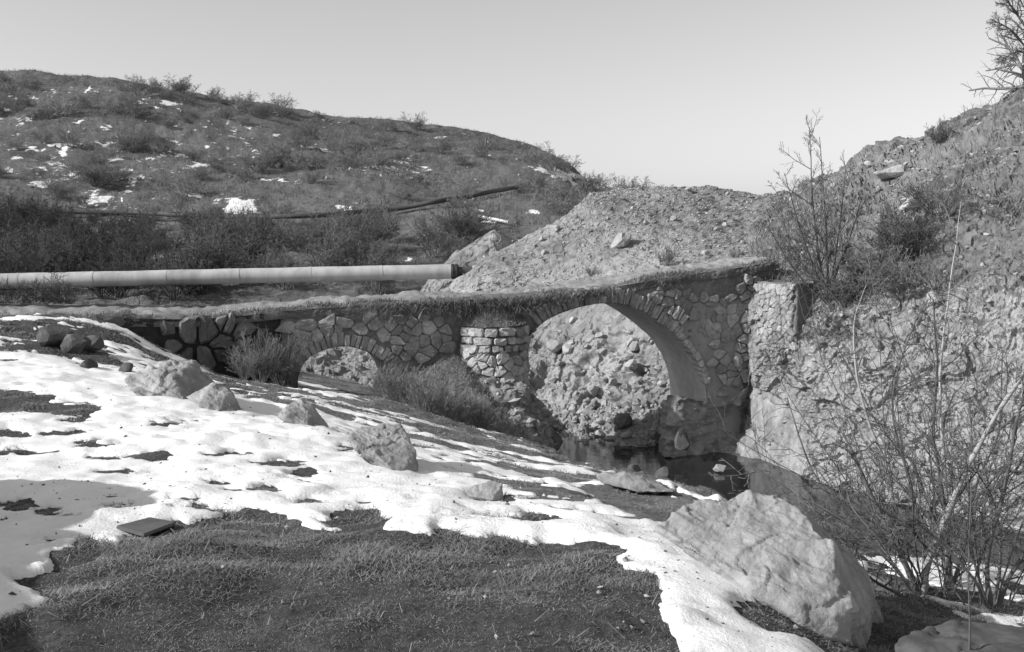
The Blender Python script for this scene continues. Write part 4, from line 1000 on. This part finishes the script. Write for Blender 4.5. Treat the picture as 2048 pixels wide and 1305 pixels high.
# ---------------------------------------------------------------- bare shrubs and trees
def wander(p, d, L, n, rng, wig, trop):
    pts = [p]; st_ = L / n
    for _ in range(n):
        d = d + rng.normal(0, wig, 3) + np.array([0, 0, trop]); d = d / np.linalg.norm(d); p = p + d * st_; pts.append(p)
    return np.array(pts), d
def tubes_mesh(name, lines, m):
    V, F_, o = [], [], 0
    for pts, r0, r1, sd in lines:
        v, f = tube(pts, np.linspace(r0, r1, len(pts)), sd); V.append(v); F_.append(f + o); o += len(v)
    return mesh_np(name, np.concatenate(V), np.concatenate(F_), m)
def sprout(pts, r0, rng, out, levels, n, lenf, ang, wig, trop, rmin, start=0.25, total=None, sub=0.5):
    total = total if total is not None else np.linalg.norm(np.diff(pts, axis=0), axis=1).sum()
    for k in range(n):
        t = start + (1 - start) * (k + rng.random()) / n; x = t * (len(pts) - 1); i = min(int(x), len(pts) - 2)
        p = pts[i] + (pts[i + 1] - pts[i]) * (x - i); d = pts[i + 1] - pts[i]; d = d / np.linalg.norm(d)
        q = rng.normal(size=3); q -= q @ d * d; q /= np.linalg.norm(q)
        a = ang * (0.7 + 0.6 * rng.random()); d2 = d * math.cos(a) + q * math.sin(a)
        L = total * lenf * (1.15 - 0.75 * t) * (0.6 + 0.8 * rng.random())
        r = max(rmin, r0 * (1 - 0.6 * t) * 0.5)
        sg, _ = wander(p, d2, L, 4 if levels > 0 else 3, rng, wig, trop)
        out.append((sg, r, max(rmin * .7, r * .4), 4 if r > 0.012 else 3))
        if levels > 0: sprout(sg, r, rng, out, levels - 1, max(3, int(n * .45)), max(lenf, sub) * .9, ang, wig, trop, rmin, 0.12, L)
def bush_mesh(name, seed, m, h=1.0, stems=9, spread=0.6, levels=1, n=6, rb=0.012, rmin=0.004, lenf=.45, ang=.6, wig=.18, trop=.06):
    rng = np.random.default_rng(seed); lines = []
    for s_ in range(stems):
        a = rng.random() * 6.28; t = spread * math.sqrt(rng.random()); d = np.array([math.cos(a) * t, math.sin(a) * t, 1.0]); d /= np.linalg.norm(d)
        L = h * (0.65 + .5 * rng.random()); st_, _ = wander(np.array([math.cos(a), math.sin(a), 0]) * .06 * h * rng.random() + [0, 0, -.05 * h], d, L, 6, rng, wig * .5, trop)
        lines.append((st_, rb, rb * .3, 4)); sprout(st_, rb, rng, lines, levels, n, lenf, ang, wig, trop, rmin)
    return tubes_mesh(name, lines, m)
# far shrubs: unit height, shared meshes (thick twigs: each stands for a few)
FARB = [bush_mesh('bare_shrub', 400 + i, M['greytwig'], 1.0, 14, 1.3, 1, 12, .010, .006, .42, .8, .3, .03) for i in range(5)]
DARKB = [bush_mesh('bare_shrub', 420 + i, M['brush'], 1.0, 16, 1.0, 1, 13, .010, .005, .38, .7, .28, .05) for i in range(5)]
MIXB = [bush_mesh('bare_shrub', 460 + i, M['twig'], 1.0, 16, 1.0, 1, 13, .010, .005, .4, .7, .28, .05) for i in range(5)]
def copy_shrub(me, p, h, label, group, wide=1.0, name='bare_shrub'):
    o = obj(name, me, None, p); o.scale = (h * wide, h * wide, h); o.rotation_euler = (0, 0, RNG.random() * 6.28); tag(o, label, 'shrub', group); return o
rh = np.random.default_rng(50)
vis = ((HILL.px > -60) & (HILL.px < 1240) & (HILL.py < 460) & (HILL.G[..., 1] < 136)).astype(float)
p_, _ = HILL.scatter(150, vis * (0.3 + np.clip(fbm(HILL.G, .06, 3, 55) + .5, 0, 2)), rh)
for p in p_:
    h = 1.0 + 1.5 * rh.random()**2; up_ = p[1] > 100
    copy_shrub(FARB[rh.integers(5)], p, h, ('broad' if h > 1.5 else 'small') + ' bare grey shrub on the scrubby hillside ' + ('near its crest' if up_ else 'above the thin dark pipeline'), 'shrubs on the hillside', 1.3)
for px, py, h in [(3,158,1.6),(70,163,.7),(175,168,.8),(245,176,1.0),(312,184,1.5),(330,186,1.2),(440,203,1.0),(700,245,.8),(790,257,1.0),(820,262,.8)]:
    copy_shrub(FARB[rh.integers(5)], HILL.at(px, py)[0] + [0, 0, -.1], h * 0.95, 'small bare shrub standing out on the hill skyline', 'shrubs on the skyline', 1.2)
for px, py, h in [(1178,376,2.4),(1212,390,2.4),(1250,394,3.4),(1272,396,2.8),(1295,397,2.2),(1328,398,2.0)]:
    copy_shrub(FARB[rh.integers(5)], HILL.at(px, py)[0] + [0, 0, -.2], h * 0.95, 'pale bare bush beyond the spoil mound crest', 'bushes beyond the mound', 1.0)
vis = ((HILL.px > -120) & (HILL.px < 960) & (HILL.py > 455) & (HILL.G[..., 1] > 46.9)).astype(float)
p_, _ = HILL.scatter(125, vis * np.where(HILL.px < 450, 1.3, 1.0), rh)
for p in p_:
    dk = proj(p)[0] + 120 * rh.normal() < 430; h = 1.3 + 1.3 * rh.random(); bel = p[1] < 52
    copy_shrub((DARKB if dk else MIXB)[rh.integers(5)], p, h, ('tall ' if h > 1.95 else 'low ') + ('almost black' if dk else 'dark grey') + ' bare shrub in the thicket ' + ('close behind the pale pipe' if bel else 'between the pale pipe and the thin pipeline'), 'thicket around the pipe', 1.0)
p_, n_ = HILL.scatter(70000, ((HILL.px > -150) & (HILL.px < 1260) & (HILL.py < 640)).astype(float) * np.clip(0.2 + fbm(HILL.G, .12, 4, 56) + .3, 0.05, 2), rh)
blades('scrub', p_, n_, 0.30, 0.03, 0.9, M['scrub'], 'dry scrub and tufts of grass over the far hillside', 'scrub', rng=rh)

# dry grass on bridge top, ramp, wall foot, mound
rg = np.random.default_rng(60)
def dry(patch, n, w, h, wd, lean, label, name='dry_grass', m='dryblade', direction=None):
    p_, n_ = patch.scatter(n, w, rg); return blades(name, p_ - [0, 0, .02], n_, h, wd, lean, M[m], label, 'grass', rng=rg, direction=direction)
vrow = np.zeros((420, 50)); vrow[:, :14] = 1; vrow[:, 38:46] = .6
vrow *= ((TRACK.px > -50) & (TRACK.px < 1560)) * np.clip(.4 + fbm(TRACK.G, .8, 3, 63) * 1.2, 0.05, 2)
dry(TRACK, 9000, vrow, .13, .012, 1.2, 'dry grass growing along the edges of the track')
# strands hanging down the face of the bridge
us = np.array([face(q, 600)[0] for q in np.linspace(575, 1500, 400)])
nb = 9000; u_ = rg.random(nb) * (us[-1] - us[0]) + us[0]; dz = rg.random(nb)**1.6
dens = np.clip(.5 + 1.3 * fbm(np.c_[u_, u_ * 0, u_ * 0], .9, 3, 66), 0, 1)
pxu = proj(BP(u_, 0, topz(u_)))[0]
depthz = np.interp(pxu, [575, 640, 700, 770, 850, 930, 1040, 1120, 1180, 1300, 1400, 1500], [.9, .5, .35, .6, .35, .55, .55, .4, .2, .3, .35, .3])
kp = rg.random(nb) < dens; u_, dz, depthz = u_[kp], dz[kp], depthz[kp]
hb = BP(u_, -.03, topz(u_) - dz * depthz)
blades('dry_grass', hb, np.tile(-AX, (len(hb), 1)), .22, .011, 1.2, M['dryblade'], 'dry grass hanging over the upper face of the bridge', 'grass', droop=1.4, rng=rg, direction=-AX * .7)
dry(RAMP, 9000, None, .14, .01, 1.0, 'dry grass over the earth ramp between the arches')
blades('dry_grass', *[x for x in (lambda q, n: (q, n))(*[np.concatenate(z_) for z_ in ([capG[rg.integers(0, 40, 900), rg.integers(0, 20, 900)]], [np.tile([0, 0, 1.0], (900, 1))])])], .12, .01, 1.2, M['dryblade'], 'dry grass on the earth cap of the pier', 'grass', rng=rg)
dry(CLIFF, 16000, ((CLIFF.py < 600 - (CLIFF.px - 1510) * .08) & (CLIFF.px > 1500) & (CLIFF.px < 2200)) * np.clip(.1 + fbm(CLIFF.G, .35, 4, 64) * 1.6, 0, 2), .3, .016, 1.1, 'dry tussock grass on the slope above the cliff')
dry(CLIFF, 3500, ((CLIFF.px > 1590) & (CLIFF.px < 1720) & (CLIFF.py > 570) & (CLIFF.py < 690)).astype(float) + ((CLIFF.px > 1530) & (CLIFF.px < 1600) & (CLIFF.py > 660) & (CLIFF.py < 760)) * .7, .42, .016, 1.6, 'dark dry grass hanging over the cliff edge beside the bridge', m='scrub')
dry(MOUND, 2500, ((MOUND.py < 585) & (MOUND.px > 850) & (MOUND.px < 1560)) * np.clip(fbm(MOUND.G, .4, 3, 65), 0, 1), .16, .014, 1.1, 'sparse dry grass on the spoil mound')

# mid-distance bushes
MIDB = [bush_mesh('bare_shrub', 440 + i, M['greytwig'], 1.0, 26, .75, 1, 9, .008, .0042, .42, .5) for i in range(3)]
for px, py, d, h, wd, lb in [(520,775,26.9,1.25,1,'grey twiggy bush against the dark wall beside the small arch'),(565,775,27.4,1.45,.9,'tall twiggy bush hiding the left foot of the small arch'),(490,768,26.3,.8,1,'low twiggy bush at the foot of the dark wall')]:
    p = P(px, py, d); p[2] = g(p[0], p[1]) if True else p[2]; copy_shrub(MIDB[rh.integers(3)], p, h, lb, None, wd, 'bush')
for px, py, h, lb in [(800,815,1.05,'pale twiggy bush in front of the right foot of the small arch'),(850,835,1.1,'dense dry bush at the foot of the earth ramp'),(905,845,.9,'dark low bush between ramp and snow below the pier'),(960,862,.75,'small dark bush beside the pier footing'),(770,800,.9,'thin dry bush beside the dark opening of the small arch')]:
    copy_shrub(MIDB[rh.integers(3)], RAMP.at(px, py)[0], h, lb, None, 1.1, 'bush')
# leafy bushes at the left, in front of the pipe
for px, py, d, h, lb in [(25,615,31,1.0,'dark bush in front of the pipe at the far left'),(80,615,31.5,1.25,'dark twiggy bush with upright shoots before the pipe'),(125,612,32,.8,'low dark bush at the track edge before the pipe')]:
    copy_shrub(DARKB[rh.integers(5)], P(px, py, d) + [0, 0, -.15], h, lb, None, 1.0, 'bush')
for px, py, h in [(1330,510,.9),(1180,530,.5),(1470,500,.5)]:
    copy_shrub(MIDB[rh.integers(3)], MOUND.at(px, py + 18)[0], h * .8, 'lone thin shrub growing on the spoil mound', 'shrubs on the spoil mound', 1.2)

# shrubs on the cliff top
for px, py, h, wd, lb in [(1780,520,1.5,1.0,'spreading dark shrub on the slope right of the slender tree'),(1830,500,1.6,1.0,'tall dark shrub below the jutting slab'),(1720,565,1.1,1.2,'tangled brush at the foot of the slender tree'),(1880,430,1.5,1.0,'small brush high on the right slope'),(1690,600,1.3,1.2,'low brush hanging at the cliff lip'),(1800,590,1.5,1.2,'wide brush above the layered rock'),(1880,280,.9,.9,'sparse shrub breaking the right skyline')]:
    copy_shrub(MIXB[rh.integers(5)], CLIFF.at(px, py)[0] + [0, 0, -.1], h, lb, None, wd, 'bush')

def plant(name, label, cat, base, stems, bark, twigm, levels, n, lenf, ang, wig, trop, rmin, seed, extra=None):
    """tree or thicket: root empty, one child per stem, one child for its twigs"""
    rng = np.random.default_rng(seed); root = empty(name, base); tag(root, label, cat); tw = []
    for k, (pts, r0, r1, mm) in enumerate(stems):
        pts = np.asarray(pts, float) - base; q = dense(pts, max(10, len(pts) * 4)); q = q + np.cumsum(rng.normal(0, .0018, q.shape), 0) * (np.linalg.norm(q[-1] - q[0]))
        rad = np.linspace(r0, r1, len(q)) * (1 + .12 * rng.normal(size=len(q)))
        v, f = tube(q, rad, 8); so_ = obj('stem', mesh_np('stem', v, f, M[mm]), root); tw = []
        sprout(q, r0, rng, tw, levels, n, lenf, ang, wig, trop, rmin, .2)
        tag(obj('twigs', tubes_mesh('twigs', tw, M[twigm]), so_), kind='stuff'); tw = []
    for k in range(extra or 0):
        a = rng.random() * 6.28; sp_ = .25 + .75 * rng.random(); d_ = np.array([math.cos(a) * sp_, math.sin(a) * sp_, .9]); d_ /= np.linalg.norm(d_)
        st_, _ = wander(rng.normal(0, .12, 3) * [1, 1, 0], d_, 1.0 + 1.6 * rng.random(), 9, rng, .10, .02)
        tw.append((st_, .0065, .002, 4)); sprout(st_, .006, rng, tw, 1, 9, .35, .75, .2, .02, rmin, .2)
    if tw: tag(obj('shoots', tubes_mesh('shoots', tw, M[twigm]), root), kind='stuff')
    return root
# slender tree on the cliff top beside the bridge
b0 = CLIFF.at(1652, 600)[0] + np.array([0, 0, -.1]); d0 = b0[1]
def path(L, d, dd=0): return [P(px, py, d + dd * k) for k, (px, py) in enumerate(L)]
T1 = [([b0] + path([(1640,520),(1625,400),(1618,255)], d0, -.1), .05, .008, 'bark'), ([b0] + path([(1658,520),(1655,420),(1645,270)], d0, .1), .045, .008, 'bark'), ([b0] + path([(1630,540),(1600,460),(1570,350)], d0, -.2), .04, .008, 'bark'), ([b0] + path([(1620,550),(1580,490),(1552,385)], d0, .2), .035, .008, 'bark'), ([b0] + path([(1668,520),(1680,440),(1690,330)], d0, -.15), .04, .008, 'bark'), ([b0] + path([(1675,540),(1700,480),(1725,400)], d0, .2), .035, .008, 'bark'), ([b0] + path([(1610,570),(1570,520),(1535,460)], d0, -.25), .03, .008, 'bark')]
plant('tree', 'slender bare many-stemmed tree on the cliff top beside the bridge', 'tree', b0, T1, 'bark', 'twig', 2, 17, .30, .65, .15, .06, .005, 71)
# tree at the top right corner
tb = CLIFF.at(2060, 176)[0]; td = tb[1]
T2 = [([tb + [0, 0, -.3]] + path([(2052,150),(2058,60),(2075,-60)], td), .14, .06, 'bark'), (path([(2055,100),(2020,60),(1985,40)], td, -.1), .05, .012, 'bark'), (path([(2056,60),(2020,10),(1995,-30)], td, .15), .05, .012, 'bark'), (path([(2060,110),(2030,105),(2000,125)], td, -.2), .035, .01, 'bark'), (path([(2060,40),(2100,-20),(2150,-40)], td, .1), .06, .012, 'bark'), (path([(2060,0),(2040,-60),(2030,-120)], td, .1), .05, .012, 'bark')]
plant('tree', 'large bare tree crowning the right slope with fine drooping twigs', 'tree', tb, T2, 'bark', 'twig', 2, 20, .42, .8, .2, -.02, .0055, 72)
# foreground thicket
def gp(px, py, d):
    p = P(px, py, d); p[2] = g(p[0], p[1]) - .05; return p
b1 = gp(1845, 1215, 7.3); 
S1 = [([b1] + path([(1800,1110),(1745,1000),(1715,930),(1688,868)], 7.4, .1), .022, .008, 'bark'),
      ([b1] + path([(1862,1120),(1915,980),(1965,880),(2055,740)], 7.2, -.08), .028, .012, 'palebark'),
      ([b1] + path([(1790,1130),(1730,1040),(1640,960),(1580,800)], 7.6, .12), .014, .004, 'bark'),
      ([b1] + path([(1800,1150),(1720,1060),(1600,985),(1512,930)], 7.0, -.1), .012, .004, 'palebark'),
      ([b1] + path([(1850,1100),(1830,980),(1790,800),(1835,640),(1860,590)], 7.8, .1), .016, .002, 'bark'),
      ([b1] + path([(1760,1170),(1700,1120),(1640,1060)], 6.9, 0), .012, .004, 'bark'),
      ([b1] + path([(1830,1140),(1770,1080),(1690,1050),(1620,1010)], 7.2, 0), .010, .003, 'bark')]
plant('bare_shrub', 'bare thicket with a thick slanting pale stem right of the big boulder', 'shrub', b1, S1, 'bark', 'twig', 2, 12, .30, .75, .22, .03, .0027, 81, 10)
b2 = gp(1900, 1200, 7.9)
S2 = [([b2] + path([(1895,1050),(1888,900),(1880,760),(1905,600),(1928,410)], 8.0, .1), .024, .002, 'palebark'),
      ([b2] + path([(1860,1050),(1790,960),(1725,800),(1715,650),(1752,545)], 8.3, .1), .020, .002, 'palebark'),
      ([b2] + path([(1900,1060),(1880,940),(1872,860),(1878,720),(1872,600)], 7.7, 0), .020, .005, 'bark'),
      ([b2] + path([(1930,1080),(1950,960),(1990,860),(2000,700)], 8.1, 0), .014, .005, 'bark'),
      ([b2] + path([(1880,1080),(1830,940),(1760,860),(1680,700)], 8.4, .1), .012, .004, 'bark')]
plant('bare_shrub', 'bare thicket with a tall straight pale stem before the cliff', 'shrub', b2, S2, 'bark', 'twig', 2, 12, .24, .75, .22, .03, .0028, 82, 10)
b3 = gp(1985, 1230, 7.0)
S3 = [([b3] + path([(1975,1120),(2010,980),(2030,860),(2048,780)], 7.0, 0), .020, .008, 'bark'),
      ([b3] + path([(1945,1100),(1938,1000),(1930,900)], 6.9, 0), .010, .004, 'bark'),
      ([b3] + path([(2020,1150),(2080,1050),(2130,900)], 7.1, 0), .018, .006, 'bark'),
      ([b3] + path([(1950,1160),(1890,1090),(1840,1050),(1780,1035)], 6.8, 0), .012, .004, 'bark'),
      ([b3] + path([(2000,1130),(1990,1010),(1950,930),(1940,820)], 7.2, 0), .012, .004, 'bark')]
plant('bare_shrub', 'low tangled bare shrub behind the rounded rock', 'shrub', b3, S3, 'bark', 'twig', 2, 12, .32, .8, .22, .02, .0026, 83, 10)
b4 = gp(1940, 1330, 5.2)
plant('sapling', 'single thin upright sapling stem beside the rounded rock', 'sapling', b4, [([b4] + path([(1938,1200),(1936,1080),(1940,960)], 5.2, 0), .006, .003, 'bark')], 'bark', 'twig', 1, 6, .12, .7, .12, .03, .0018, 84)
